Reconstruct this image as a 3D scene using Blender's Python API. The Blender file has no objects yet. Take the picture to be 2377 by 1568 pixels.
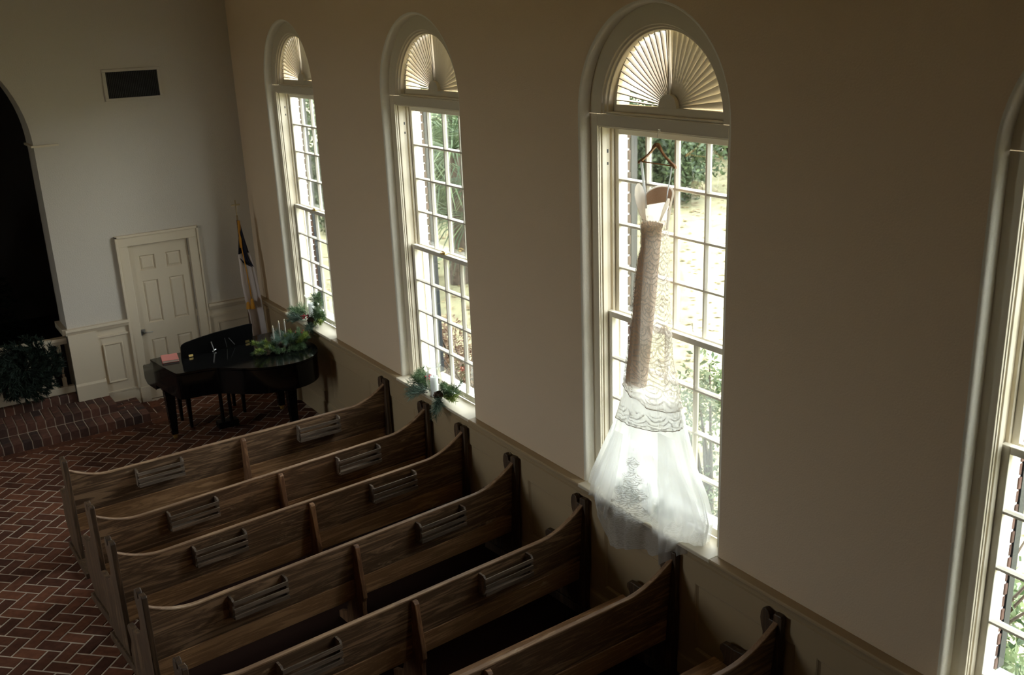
import bpy, math, random
from math import sin, cos, pi, sqrt, radians
from mathutils import Vector, Matrix

rnd = random.Random(7)
S = bpy.context.scene
COL = S.collection

# ------------------------------------------------------------------ camera, world, exposure
cam_d = bpy.data.cameras.new('camera')
cam = bpy.data.objects.new('camera', cam_d)
COL.objects.link(cam)
CR = ((0.832267, -0.553073, -0.03798), (0.200106, 0.235818, 0.950972), (-0.517, -0.799062, 0.306937))
CP = (-4.23495, -12.80645, 4.58864)
M = Matrix(((CR[0][0], CR[1][0], CR[2][0], CP[0]), (CR[0][1], CR[1][1], CR[2][1], CP[1]),
            (CR[0][2], CR[1][2], CR[2][2], CP[2]), (0, 0, 0, 1)))
cam.matrix_world = M
cam_d.sensor_width = 36.0
cam_d.lens = 34.8786
cam_d.clip_start = 0.05
cam_d.clip_end = 300
cam_d.dof.use_dof = True
cam_d.dof.focus_distance = 7.3
cam_d.dof.aperture_fstop = 3.6
S.camera = cam

SKY = 15.5
w = bpy.data.worlds.new('overcast_sky')
S.world = w
w.use_nodes = True
bg = w.node_tree.nodes['Background']
bg.inputs[0].default_value = (0.95, 0.98, 1.0, 1)
bg.inputs[1].default_value = SKY

S.view_settings.view_transform = 'Standard'
S.view_settings.look = 'None'
S.view_settings.exposure = 0.0
S.view_settings.gamma = 1.0
S.view_settings.use_curve_mapping = False
cy = S.cycles
cy.max_bounces = 10
cy.diffuse_bounces = 6
cy.glossy_bounces = 3
cy.transmission_bounces = 6
cy.transparent_max_bounces = 32
cy.caustics_reflective = False
cy.caustics_refractive = False
cy.sample_clamp_indirect = 6.0
cy.use_denoising = True
try:
    cy.denoiser = 'OPENIMAGEDENOISE'
    cy.denoising_input_passes = 'RGB_ALBEDO_NORMAL'
except Exception:
    pass

# measured layout of the nave (metres): window wall x=0, altar wall y=0, floor z=0
ZR = 1.143                                  # chair rail / sill height
WC = [-1.821 - 3.0586 * i for i in range(4)]  # window centres along the wall
WR, WS = 0.703, 3.941                       # reveal half width, spring height
XL = -7.86                                  # opposite wall
YB = -14.6                                  # rear wall
ZC = 6.3                                    # ceiling
LEFT_OPEN = (1,)                       # unseen opposite windows; the open ones are picked to shape nave light

def portal(name, loc, rz, sx, sz):
    l = bpy.data.lights.new(name, 'AREA')
    l.shape = 'RECTANGLE'
    l.size = sx
    l.size_y = sz
    l.cycles.is_portal = True
    o = bpy.data.objects.new(name, l)
    COL.objects.link(o)
    o.location = loc
    o.rotation_euler = (pi / 2, 0, rz)
    return o
for c in WC:
    portal('sky_portal', (0.33, c, 2.85), -pi / 2 + pi, 1.3, 3.5)
for i in LEFT_OPEN:
    portal('sky_portal', (XL - 0.33, WC[i], 2.85), pi / 2 + pi, 1.3, 3.5)

# ------------------------------------------------------------------ helpers
class MB:
    def __init__(s):
        s.v, s.f, s.uv = [], [], None
    def add(s, vs, fs):
        b = len(s.v)
        s.v += [tuple(p) for p in vs]
        s.f += [tuple(i + b for i in f) for f in fs]
    def box(s, x0, x1, y0, y1, z0, z1):
        s.add([(x0, y0, z0), (x1, y0, z0), (x1, y1, z0), (x0, y1, z0), (x0, y0, z1), (x1, y0, z1), (x1, y1, z1), (x0, y1, z1)],
              [(3, 2, 1, 0), (4, 5, 6, 7), (0, 1, 5, 4), (1, 2, 6, 5), (2, 3, 7, 6), (3, 0, 4, 7)])
    def hexa(s, p):
        s.add(p, [(3, 2, 1, 0), (4, 5, 6, 7), (0, 1, 5, 4), (1, 2, 6, 5), (2, 3, 7, 6), (3, 0, 4, 7)])
    def quad(s, a, b, c, d):
        s.add([a, b, c, d], [(0, 1, 2, 3)])
    def prism(s, poly, axis, a, b):
        n = len(poly)
        def P(u, w_, t):
            return (t, u, w_) if axis == 0 else ((u, t, w_) if axis == 1 else (u, w_, t))
        vs = [P(u, w_, a) for u, w_ in poly] + [P(u, w_, b) for u, w_ in poly]
        fs = [tuple(range(n - 1, -1, -1)), tuple(range(n, 2 * n))]
        fs += [(i, (i + 1) % n, n + (i + 1) % n, n + i) for i in range(n)]
        s.add(vs, fs)
    def lathe(s, prof, c=(0, 0, 0), n=16, cap=True):
        vs, fs = [], []
        for r, z in prof:
            for k in range(n):
                a = 2 * pi * k / n
                vs.append((c[0] + r * cos(a), c[1] + r * sin(a), c[2] + z))
        for i in range(len(prof) - 1):
            for k in range(n):
                fs.append((i * n + k, i * n + (k + 1) % n, (i + 1) * n + (k + 1) % n, (i + 1) * n + k))
        if cap:
            fs.append(tuple(range(n - 1, -1, -1)))
            fs.append(tuple((len(prof) - 1) * n + k for k in range(n)))
        s.add(vs, fs)
    def tube(s, pts, r, n=6):
        pts = [Vector(p) for p in pts]
        vs, fs = [], []
        for i, p in enumerate(pts):
            d = (pts[min(i + 1, len(pts) - 1)] - pts[max(i - 1, 0)]).normalized()
            u = d.cross(Vector((0, 0, 1)))
            if u.length < 0.1:
                u = d.cross(Vector((1, 0, 0)))
            u.normalize()
            q = d.cross(u)
            rr = r[i] if isinstance(r, (list, tuple)) else r
            for k in range(n):
                a = 2 * pi * k / n
                vs.append(p + u * (rr * cos(a)) + q * (rr * sin(a)))
        for i in range(len(pts) - 1):
            for k in range(n):
                fs.append((i * n + k, i * n + (k + 1) % n, (i + 1) * n + (k + 1) % n, (i + 1) * n + k))
        fs.append(tuple(range(n - 1, -1, -1)))
        fs.append(tuple((len(pts) - 1) * n + k for k in range(n)))
        s.add(vs, fs)
    def mesh(s, name, mat, smooth=False):
        me = bpy.data.meshes.new(name)
        me.from_pydata(s.v, [], s.f)
        if s.uv:
            l = me.uv_layers.new(name='uv')
            for lp in me.loops:
                l.data[lp.index].uv = s.uv[lp.vertex_index]
        for m in (mat if isinstance(mat, (list, tuple)) else [mat]):
            me.materials.append(m)
        if smooth:
            me.polygons.foreach_set('use_smooth', [True] * len(me.polygons))
        me.update()
        return me
    def build(s, name, mat, parent=None, smooth=False, bevel=0, kind=None, loc=None):
        o = bpy.data.objects.new(name, s.mesh(name, mat, smooth))
        COL.objects.link(o)
        if parent is not None:
            o.parent = parent
        if loc:
            o.location = loc
        if bevel:
            b = o.modifiers.new('bevel', 'BEVEL')
            b.width = bevel
            b.segments = 2
            b.limit_method = 'ANGLE'
            b.angle_limit = radians(40)
        if kind:
            o['kind'] = kind
        return o

def tag(o, label, cat, group=None, kind=None):
    o['label'] = label
    o['category'] = cat
    if group:
        o['group'] = group
    if kind:
        o['kind'] = kind
    return o

def thing(name, label, cat, loc=(0, 0, 0), rz=0, group=None, kind=None):
    o = bpy.data.objects.new(name, None)
    COL.objects.link(o)
    o.location = loc
    o.rotation_euler = (0, 0, rz)
    o.empty_display_size = 0.1
    return tag(o, label, cat, group, kind)

def copy_tree(o, parent=None):
    c = o.copy()
    COL.objects.link(c)
    c.parent = parent
    for ch in KIDS.get(o.name, None) or list(o.children):
        copy_tree(ch, c)
    return c
KIDS = {}

def piece(me, name, parent, loc, rz=0):
    o = bpy.data.objects.new(name, me)
    COL.objects.link(o)
    o.parent = parent
    o.location = loc
    if rz:
        o.rotation_euler = (0, 0, rz)
    return o

# ------------------------------------------------------------------ materials
def nt(name):
    m = bpy.data.materials.new(name)
    m.use_nodes = True
    t = m.node_tree
    return m, t, t.nodes['Principled BSDF']

def node(t, typ, **kw):
    n = t.nodes.new(typ)
    for k, v in kw.items():
        setattr(n, k, v)
    return n

def plain(name, col, rough=0.6, metal=0.0, bump=0.0, bscale=60, var=0.0, vscale=4, spec=None, trans=0.0):
    m, t, b = nt(name)
    b.inputs['Base Color'].default_value = (*col, 1)
    b.inputs['Roughness'].default_value = rough
    b.inputs['Metallic'].default_value = metal
    if spec is not None:
        b.inputs['Specular IOR Level'].default_value = spec
    tc = node(t, 'ShaderNodeTexCoord')
    if var:
        n = node(t, 'ShaderNodeTexNoise')
        n.inputs['Scale'].default_value = vscale
        n.inputs['Detail'].default_value = 5
        t.links.new(tc.outputs['Object'], n.inputs['Vector'])
        r = node(t, 'ShaderNodeValToRGB')
        r.color_ramp.elements[0].position = 0.3
        r.color_ramp.elements[1].position = 0.7
        r.color_ramp.elements[0].color = (*[max(0, c * (1 - var)) for c in col], 1)
        r.color_ramp.elements[1].color = (*[min(1, c * (1 + var)) for c in col], 1)
        t.links.new(n.outputs['Fac'], r.inputs['Fac'])
        t.links.new(r.outputs['Color'], b.inputs['Base Color'])
    if bump:
        n2 = node(t, 'ShaderNodeTexNoise')
        n2.inputs['Scale'].default_value = bscale
        n2.inputs['Detail'].default_value = 4
        t.links.new(tc.outputs['Object'], n2.inputs['Vector'])
        bp = node(t, 'ShaderNodeBump')
        bp.inputs['Strength'].default_value = bump
        bp.inputs['Distance'].default_value = 0.01
        t.links.new(n2.outputs['Fac'], bp.inputs['Height'])
        t.links.new(bp.outputs['Normal'], b.inputs['Normal'])
    return m

def wood(name, dark, light, wear, wear_amt=0.62, axis=0, rough=0.5, scale=1.0):
    m, t, b = nt(name)
    tc = node(t, 'ShaderNodeTexCoord')
    mp = node(t, 'ShaderNodeMapping')
    sc = [9 * scale, 9 * scale, 9 * scale]
    sc[axis] = 0.7 * scale
    mp.inputs['Scale'].default_value = sc
    oi = node(t, 'ShaderNodeObjectInfo')
    va = node(t, 'ShaderNodeVectorMath', operation='SCALE')
    va.inputs[0].default_value = (3.1, 1.7, 2.3)
    t.links.new(oi.outputs['Random'], va.inputs['Scale'])
    ad = node(t, 'ShaderNodeVectorMath', operation='ADD')
    t.links.new(tc.outputs['Object'], ad.inputs[0])
    t.links.new(va.outputs[0], ad.inputs[1])
    t.links.new(ad.outputs[0], mp.inputs['Vector'])
    n = node(t, 'ShaderNodeTexNoise')
    n.inputs['Scale'].default_value = 1.6
    n.inputs['Detail'].default_value = 8
    n.inputs['Roughness'].default_value = 0.65
    n.inputs['Distortion'].default_value = 1.2
    t.links.new(mp.outputs[0], n.inputs['Vector'])
    wv = node(t, 'ShaderNodeMath', operation='MULTIPLY')
    wv.inputs[1].default_value = 22.0
    t.links.new(n.outputs['Fac'], wv.inputs[0])
    sn = node(t, 'ShaderNodeMath', operation='SINE')
    t.links.new(wv.outputs[0], sn.inputs[0])
    r = node(t, 'ShaderNodeValToRGB')
    r.color_ramp.elements[0].position = 0.25
    r.color_ramp.elements[0].color = (*dark, 1)
    r.color_ramp.elements[1].position = 0.72
    r.color_ramp.elements[1].color = (*light, 1)
    mr = node(t, 'ShaderNodeMapRange')
    mr.inputs['From Min'].default_value = -1
    mr.inputs['From Max'].default_value = 1
    t.links.new(sn.outputs[0], mr.inputs['Value'])
    mxg = node(t, 'ShaderNodeMix', data_type='FLOAT')
    mxg.inputs[0].default_value = 0.6
    t.links.new(mr.outputs[0], mxg.inputs[2])
    t.links.new(n.outputs['Fac'], mxg.inputs[3])
    t.links.new(mxg.outputs[0], r.inputs['Fac'])
    n3 = node(t, 'ShaderNodeTexNoise')
    n3.inputs['Scale'].default_value = 2.3
    n3.inputs['Detail'].default_value = 9
    n3.inputs['Roughness'].default_value = 0.7
    mp3 = node(t, 'ShaderNodeMapping')
    s3 = [2.2, 2.2, 2.2]
    s3[axis] = 0.9
    mp3.inputs['Scale'].default_value = s3
    t.links.new(ad.outputs[0], mp3.inputs['Vector'])
    t.links.new(mp3.outputs[0], n3.inputs['Vector'])
    r3 = node(t, 'ShaderNodeValToRGB')
    r3.color_ramp.elements[0].position = wear_amt
    r3.color_ramp.elements[0].color = (0, 0, 0, 1)
    r3.color_ramp.elements[1].position = wear_amt + 0.08
    r3.color_ramp.elements[1].color = (1, 1, 1, 1)
    t.links.new(n3.outputs['Fac'], r3.inputs['Fac'])
    mx = node(t, 'ShaderNodeMix', data_type='RGBA')
    t.links.new(r3.outputs['Color'], mx.inputs[0])
    t.links.new(r.outputs['Color'], mx.inputs[6])
    mx.inputs[7].default_value = (*wear, 1)
    t.links.new(mx.outputs[2], b.inputs['Base Color'])
    b.inputs['Roughness'].default_value = rough
    bp = node(t, 'ShaderNodeBump')
    bp.inputs['Strength'].default_value = 0.25
    bp.inputs['Distance'].default_value = 0.004
    t.links.new(n.outputs['Fac'], bp.inputs['Height'])
    t.links.new(bp.outputs['Normal'], b.inputs['Normal'])
    return m

def brick_mat(name, c0, c1, rough=0.8):
    m, t, b = nt(name)
    oi = node(t, 'ShaderNodeObjectInfo')
    geo = node(t, 'ShaderNodeNewGeometry')
    ad = node(t, 'ShaderNodeMath', operation='ADD')
    t.links.new(oi.outputs['Random'], ad.inputs[0])
    t.links.new(geo.outputs['Random Per Island'], ad.inputs[1])
    fr = node(t, 'ShaderNodeMath', operation='FRACT')
    t.links.new(ad.outputs[0], fr.inputs[0])
    r = node(t, 'ShaderNodeValToRGB')
    r.color_ramp.elements[0].color = (*c0, 1)
    r.color_ramp.elements[1].color = (*c1, 1)
    t.links.new(fr.outputs[0], r.inputs['Fac'])
    n = node(t, 'ShaderNodeTexNoise')
    n.inputs['Scale'].default_value = 18
    n.inputs['Detail'].default_value = 6
    t.links.new(geo.outputs['Position'], n.inputs['Vector'])
    mx = node(t, 'ShaderNodeMix', data_type='RGBA', blend_type='MULTIPLY')
    mx.inputs[0].default_value = 0.6
    t.links.new(r.outputs['Color'], mx.inputs[6])
    r2 = node(t, 'ShaderNodeValToRGB')
    r2.color_ramp.elements[0].position = 0.3
    r2.color_ramp.elements[0].color = (0.45, 0.42, 0.42, 1)
    r2.color_ramp.elements[1].position = 0.65
    r2.color_ramp.elements[1].color = (1, 1, 1, 1)
    t.links.new(n.outputs['Fac'], r2.inputs['Fac'])
    t.links.new(r2.outputs['Color'], mx.inputs[7])
    t.links.new(mx.outputs[2], b.inputs['Base Color'])
    b.inputs['Roughness'].default_value = rough
    b.inputs['Specular IOR Level'].default_value = 0.2
    bp = node(t, 'ShaderNodeBump')
    bp.inputs['Strength'].default_value = 0.3
    bp.inputs['Distance'].default_value = 0.005
    t.links.new(n.outputs['Fac'], bp.inputs['Height'])
    t.links.new(bp.outputs['Normal'], b.inputs['Normal'])
    return m

def glass_mat(name, tint=(0.96, 0.98, 0.97), gl=0.06):
    m, t, b = nt(name)
    t.nodes.remove(b)
    out = [n for n in t.nodes if n.type == 'OUTPUT_MATERIAL'][0]
    tr = node(t, 'ShaderNodeBsdfTransparent')
    tr.inputs[0].default_value = (*tint, 1)
    g = node(t, 'ShaderNodeBsdfGlossy')
    g.inputs['Roughness'].default_value = 0.02
    lw = node(t, 'ShaderNodeLayerWeight')
    lw.inputs['Blend'].default_value = 0.25
    mu = node(t, 'ShaderNodeMath', operation='MULTIPLY_ADD')
    mu.inputs[1].default_value = 0.5
    mu.inputs[2].default_value = gl
    t.links.new(lw.outputs['Fresnel'], mu.inputs[0])
    mi = node(t, 'ShaderNodeMixShader')
    t.links.new(mu.outputs[0], mi.inputs[0])
    t.links.new(tr.outputs[0], mi.inputs[1])
    t.links.new(g.outputs[0], mi.inputs[2])
    t.links.new(mi.outputs[0], out.inputs[0])
    return m

def leaf_mat(name, c0, c1, transl=0.3, rough=0.5):
    m, t, b = nt(name)
    out = [n for n in t.nodes if n.type == 'OUTPUT_MATERIAL'][0]
    geo = node(t, 'ShaderNodeNewGeometry')
    r = node(t, 'ShaderNodeValToRGB')
    r.color_ramp.elements[0].color = (*c0, 1)
    r.color_ramp.elements[1].color = (*c1, 1)
    t.links.new(geo.outputs['Random Per Island'], r.inputs['Fac'])
    t.links.new(r.outputs['Color'], b.inputs['Base Color'])
    b.inputs['Roughness'].default_value = rough
    tl = node(t, 'ShaderNodeBsdfTranslucent')
    t.links.new(r.outputs['Color'], tl.inputs[0])
    mi = node(t, 'ShaderNodeMixShader')
    mi.inputs[0].default_value = transl
    t.links.new(b.outputs[0], mi.inputs[1])
    t.links.new(tl.outputs[0], mi.inputs[2])
    t.links.new(mi.outputs[0], out.inputs[0])
    return m

M_PLASTER = plain('cream_plaster', (0.80, 0.64, 0.465), 0.9, bump=0.25, bscale=90)
M_PLASTER_W = plain('white_plaster', (0.58, 0.535, 0.465), 0.9, bump=0.35, bscale=70)
M_REVEAL = plain('lit_reveal_plaster', (0.86, 0.82, 0.72), 0.85, bump=0.2, bscale=90)  # wall plaster lightened; window light on the reveals is in the colour
M_TRIM = plain('cream_paint', (0.74, 0.67, 0.53), 0.45, bump=0.04, bscale=40)
M_TRIM2 = plain('ivory_paint', (0.66, 0.57, 0.43), 0.5, bump=0.05, bscale=40)
M_SASH = plain('sash_paint', (0.82, 0.78, 0.68), 0.4)
M_EXTW = plain('white_exterior_paint', (0.9, 0.9, 0.9), 0.6)
M_CEIL = plain('ceiling_boards', (0.74, 0.62, 0.46), 0.8)
M_PLASTER_L = plain('dimmed_plaster', (0.22, 0.17, 0.12), 0.9)  # unseen opposite wall, darkened to cut bounce light
M_PLASTER_N = plain('dimmed_rear_wall', (0.12, 0.085, 0.06), 0.8)  # unseen rear wall kept dark so it returns little light
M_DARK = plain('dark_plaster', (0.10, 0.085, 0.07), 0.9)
M_PEW = wood('weathered_pine', (0.085, 0.047, 0.025), (0.37, 0.235, 0.135), (0.62, 0.46, 0.30), 0.63)
M_PEWZ = wood('weathered_pine_upright', (0.05, 0.029, 0.016), (0.135, 0.08, 0.042), (0.26, 0.17, 0.10), 0.68, axis=2)
M_PEWO = wood('orange_upright', (0.13, 0.06, 0.028), (0.34, 0.18, 0.085), (0.40, 0.27, 0.17), 0.68, axis=2)
M_PEWL = wood('orange_pine', (0.26, 0.135, 0.06), (0.58, 0.34, 0.17), (0.66, 0.46, 0.28), 0.66)
M_EDGE = wood('lit_worn_edge', (0.24, 0.14, 0.08), (0.46, 0.30, 0.18), (0.55, 0.40, 0.27), 0.6)  # worn pine made paler; light on the pew tops put into the colour
M_RACK = wood('grey_stained_pine', (0.10, 0.075, 0.055), (0.25, 0.19, 0.14), (0.4, 0.32, 0.24), 0.66)
M_BRICK = brick_mat('floor_brick', (0.085, 0.033, 0.02), (0.22, 0.085, 0.045))
M_SBRICK = brick_mat('step_brick', (0.06, 0.038, 0.032), (0.17, 0.075, 0.05))
M_MORTAR = plain('mortar', (0.52, 0.43, 0.34), 0.95, bump=0.4, bscale=60, var=0.2, vscale=9)
M_EBRICK = brick_mat('wall_brick', (0.05, 0.027, 0.02), (0.11, 0.062, 0.048))
M_PIANO = plain('piano_lacquer', (0.003, 0.003, 0.003), 0.10, spec=0.35)
M_PIANO2 = plain('piano_satin', (0.003, 0.003, 0.003), 0.35, spec=0.25)
M_BRASS = plain('brass', (0.72, 0.52, 0.2), 0.3, metal=1.0)
M_STEEL = plain('steel', (0.6, 0.6, 0.6), 0.3, metal=1.0)
M_IRON = plain('blackened_iron', (0.03, 0.03, 0.03), 0.5)
M_GLASS = glass_mat('window_glass')
M_HURR = glass_mat('clear_glass', (0.97, 0.985, 0.98), 0.02)
M_SHUT = plain('dark_blue_shutter_paint', (0.009, 0.013, 0.018), 0.5)
M_CANDLE = plain('white_wax', (0.92, 0.92, 0.92), 0.45)
_b = M_CANDLE.node_tree.nodes['Principled BSDF']
_b.inputs['Subsurface Weight'].default_value = 1.0
_b.inputs['Subsurface Radius'].default_value = (1.0, 0.97, 0.95)
_b.inputs['Subsurface Scale'].default_value = 0.06
M_WICK = plain('wick', (0.75, 0.68, 0.5), 0.8)
M_BOOK = plain('pink_cover', (0.62, 0.22, 0.19), 0.6, bump=0.1)
M_PAPER = plain('paper', (0.62, 0.57, 0.47), 0.8)
M_NEEDLE = leaf_mat('pine_needles', (0.045, 0.10, 0.04), (0.16, 0.25, 0.11), 0.2)
M_NEEDLEB = leaf_mat('frosted_needles', (0.10, 0.19, 0.15), (0.28, 0.38, 0.31), 0.2)
M_NEEDLEY = leaf_mat('lime_cedar', (0.14, 0.22, 0.03), (0.34, 0.42, 0.10), 0.3)
M_CONE = plain('pine_cone', (0.09, 0.045, 0.025), 0.7, var=0.4, vscale=60)
M_BERRY = plain('red_berry', (0.42, 0.02, 0.03), 0.25)
M_WREATH = leaf_mat('dark_evergreen', (0.006, 0.014, 0.009), (0.016, 0.034, 0.019), 0.1, 0.9)
M_HANGER = wood('hanger_wood', (0.36, 0.16, 0.06), (0.58, 0.30, 0.13), (0.6, 0.34, 0.15), 0.8, axis=1)
M_GRILLE = plain('grille_black', (0.012, 0.012, 0.012), 0.6)
M_GRILLE2 = plain('grille_slat', (0.035, 0.034, 0.03), 0.5)
M_FLAGB = plain('navy_cloth', (0.008, 0.012, 0.035), 0.85, bump=0.15, bscale=300)
M_FLAGW = plain('white_cloth', (0.62, 0.55, 0.53), 0.85, bump=0.15, bscale=300)
M_GOLD = plain('gold_fringe', (0.55, 0.25, 0.02), 0.6, bump=0.5, bscale=200)
M_GRASS = plain('dry_lawn', (0.27, 0.25, 0.14), 0.9, bump=0.3, bscale=12, var=0.35, vscale=2.2)
M_LEAFL = leaf_mat('fallen_leaves', (0.24, 0.16, 0.08), (0.46, 0.36, 0.21), 0.2)
M_TREE1 = leaf_mat('woodland_leaves', (0.025, 0.045, 0.02), (0.085, 0.12, 0.05), 0.3)
M_TREE2 = leaf_mat('woodland_leaves_light', (0.05, 0.075, 0.03), (0.16, 0.18, 0.085), 0.35)
M_PALM = leaf_mat('palm_leaves', (0.035, 0.065, 0.03), (0.17, 0.23, 0.11), 0.3)
M_BUSH = leaf_mat('shrub_leaves', (0.05, 0.09, 0.04), (0.20, 0.25, 0.12), 0.35)
M_BUSHR = leaf_mat('russet_leaves', (0.12, 0.065, 0.04), (0.30, 0.20, 0.13), 0.35)
M_BARK = plain('bark', (0.10, 0.075, 0.055), 0.9, bump=0.6, bscale=30, var=0.3, vscale=12)

# ------------------------------------------------------------------ setting: walls
def bay(mb, X, c, half, hole, zc, zsill, zbot, ztop, n=28):
    y0, y1 = c - half, c + half
    def q(a, b, z0, z1):
        mb.quad((X, a, z0), (X, b, z0), (X, b, z1), (X, a, z1))
    q(y0, c - hole, zbot, ztop)
    q(c + hole, y1, zbot, ztop)
    q(c - hole, c + hole, zbot, zsill)
    for k in range(n):
        a0, a1 = pi - pi * k / n, pi - pi * (k + 1) / n
        p0 = (c + hole * cos(a0), zc + hole * sin(a0))
        p1 = (c + hole * cos(a1), zc + hole * sin(a1))
        mb.quad((X, p0[0], p0[1]), (X, p1[0], p1[1]), (X, p1[0], ztop), (X, p0[0], ztop))

def arch_sweep(mb, prof, c, zc, zbot, n=28, X0=0.0, sgn=1):
    rows = []
    for r, x in prof:
        pts = []
        if zbot < zc:
            pts.append((c - r, zbot))
        pts += [(c + r * cos(pi - pi * k / n), zc + r * sin(pi - pi * k / n)) for k in range(n + 1)]
        if zbot < zc:
            pts.append((c + r, zbot))
        rows.append([(X0 + sgn * x, y, z) for y, z in pts])
    b = len(mb.v)
    m = len(rows[0])
    for rw in rows:
        mb.v += rw
    for i in range(len(rows) - 1):
        for k in range(m - 1):
            mb.f.append((b + i * m + k, b + i * m + k + 1, b + (i + 1) * m + k + 1, b + (i + 1) * m + k))

def side_wall(name, X0, sgn, label, openw):
    mb = MB()
    D = 3.0586 / 2
    for i, c in enumerate(WC):
        if i in openw:
            bay(mb, X0, c, D, 0.726, WS, ZR - 0.03, 0, ZC)
            pass
        else:
            mb.quad((X0, c - D, 0), (X0, c + D, 0), (X0, c + D, ZC), (X0, c - D, ZC))
    ya, yb = WC[0] + D, WC[-1] - D
    for a, b in ((ya, 0.0), (YB, yb)):
        mb.quad((X0, a, 0), (X0, b, 0), (X0, b, ZC), (X0, a, ZC))
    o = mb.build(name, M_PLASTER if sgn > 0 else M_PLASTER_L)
    tag(o, label, 'wall', kind='structure')
    for i in openw:
        mb = MB()
        arch_sweep(mb, [(0.726, 0.0), (0.714, 0.003), (0.706, 0.011), (WR, 0.026), (WR, 0.30)], WC[i], WS, ZR - 0.04, n=40, X0=X0, sgn=sgn)
        mb.build('plaster_reveal', M_REVEAL, o, smooth=True)
    # masonry outer leaf
    mb = MB()
    Xo = X0 + sgn * 0.36
    for i, c in enumerate(WC):
        if i in openw:
            bay(mb, Xo, c, D, 0.62, 3.95, ZR - 0.1, -1.0, ZC + 0.3)
        else:
            mb.quad((Xo, c - D, -1), (Xo, c + D, -1), (Xo, c + D, ZC + .3), (Xo, c - D, ZC + .3))
    for a, b in ((ya, 0.6), (YB - 0.3, yb)):
        mb.quad((Xo, a, -1), (Xo, b, -1), (Xo, b, ZC + .3), (Xo, a, ZC + .3))
    mb.build('outer_masonry', M_EBRICK, o)
    mb = MB()
    for i in openw:
        c = WC[i]
        arch_sweep(mb, [(0.70, 0.285), (0.62, 0.285), (0.62, 0.37)], c, 3.95, ZR - 0.1, X0=X0, sgn=sgn)
        x0, x1 = sorted((X0 + sgn * 0.2, X0 + sgn * 0.42))
        mb.box(x0, x1, c - 0.62, c + 0.62, ZR - 0.1, ZR - 0.03)
    mb.build('outer_reveal', M_EXTW, o)
    return o

wall_r = side_wall('wall_right', 0.0, 1, 'cream plaster wall with tall arched windows beside the pews', (0, 1, 2, 3))
wall_l = side_wall('wall_left', XL, -1, 'unseen plaster wall darkened to cut bounce, facing the arched windows across the nave', LEFT_OPEN)

# brick returns seen at the outer corner of each window
bm_ = MB()
bm_.box(0, 0.022, -0.1, 0.1, -0.032, 0.032)
ME_QB = bm_.mesh('brick', M_EBRICK)
for c in WC:
    for k in range(37):
        zz = ZR + 0.02 + k * 0.077
        piece(ME_QB, 'brick', wall_r, (0.355, c + 0.712 + (0.007 if k % 2 else 0.0), zz))

# altar wall with arch and door openings (plane y=0)
AX, AR, AZ = -3.93, 1.47, 3.37
DX0, DX1, DH = -1.604, -0.860, 2.05
mb = MB()
def qy(x0, x1, z0, z1, y=0.0):
    mb.quad((x0, y, z0), (x1, y, z0), (x1, y, z1), (x0, y, z1))
qy(XL, AX - AR, 0, ZC)
n = 40
for k in range(n):
    a0, a1 = pi - pi * k / n, pi - pi * (k + 1) / n
    p0 = (AX + AR * cos(a0), AZ + AR * sin(a0))
    p1 = (AX + AR * cos(a1), AZ + AR * sin(a1))
    mb.quad((p0[0], 0, p0[1]), (p1[0], 0, p1[1]), (p1[0], 0, ZC), (p0[0], 0, ZC))
    mb.quad((p0[0], 0, p0[1]), (p1[0], 0, p1[1]), (p1[0], 0.5, p1[1]), (p0[0], 0.5, p0[1]))
for xx in (AX - AR, AX + AR):
    mb.quad((xx, 0, 0), (xx, 0.5, 0), (xx, 0.5, AZ), (xx, 0, AZ))
qy(AX + AR, DX0, 0, ZC)
qy(DX0, DX1, DH, ZC)
qy(DX1, 0.02, 0, ZC)
for xx in (DX0, DX1):
    mb.quad((xx, 0, 0), (xx, 0.12, 0), (xx, 0.12, DH), (xx, 0, DH))
mb.quad((DX0, 0, DH), (DX1, 0, DH), (DX1, 0.12, DH), (DX0, 0.12, DH))
wall_f = tag(mb.build('wall_far', M_PLASTER_W), 'white plaster altar wall with big arch and panelled door', 'wall', kind='structure')
mb = MB()
mb.box(XL, 0.0, 0.46, 0.50, AZ + AR, ZC)
mb.box(AX + AR, 0.3, 0.46, 0.50, 0, AZ + AR + .01)
mb.box(XL, AX - AR, 0.46, 0.50, 0, AZ + AR + .01)
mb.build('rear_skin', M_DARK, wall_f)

# chancel beyond the arch
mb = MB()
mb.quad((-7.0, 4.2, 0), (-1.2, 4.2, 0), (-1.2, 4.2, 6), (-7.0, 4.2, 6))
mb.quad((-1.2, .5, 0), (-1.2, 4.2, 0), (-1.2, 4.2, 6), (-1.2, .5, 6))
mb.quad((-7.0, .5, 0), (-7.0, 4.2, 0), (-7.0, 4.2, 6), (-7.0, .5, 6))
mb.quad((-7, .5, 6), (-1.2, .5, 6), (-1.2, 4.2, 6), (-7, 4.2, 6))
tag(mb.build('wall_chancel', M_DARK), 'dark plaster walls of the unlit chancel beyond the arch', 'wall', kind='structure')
mb = MB()
mb.box(-7.0, -1.2, 0.16, 4.2, 0.0, 0.30)
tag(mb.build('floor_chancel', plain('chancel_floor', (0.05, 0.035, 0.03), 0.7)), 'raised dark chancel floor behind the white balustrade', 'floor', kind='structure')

# impost ledges of the arch
mb = MB()
mb.box(AX + AR - 0.03, AX + AR + 0.27, -0.03, 0.5, AZ - 0.012, AZ + 0.012)
mb.box(AX - AR - 0.27, AX - AR + 0.03, -0.03, 0.5, AZ - 0.012, AZ + 0.012)
tag(mb.build('trim_6', M_TRIM2), 'thin impost ledges at the spring of the chancel arch', 'trim', kind='structure')

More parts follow.
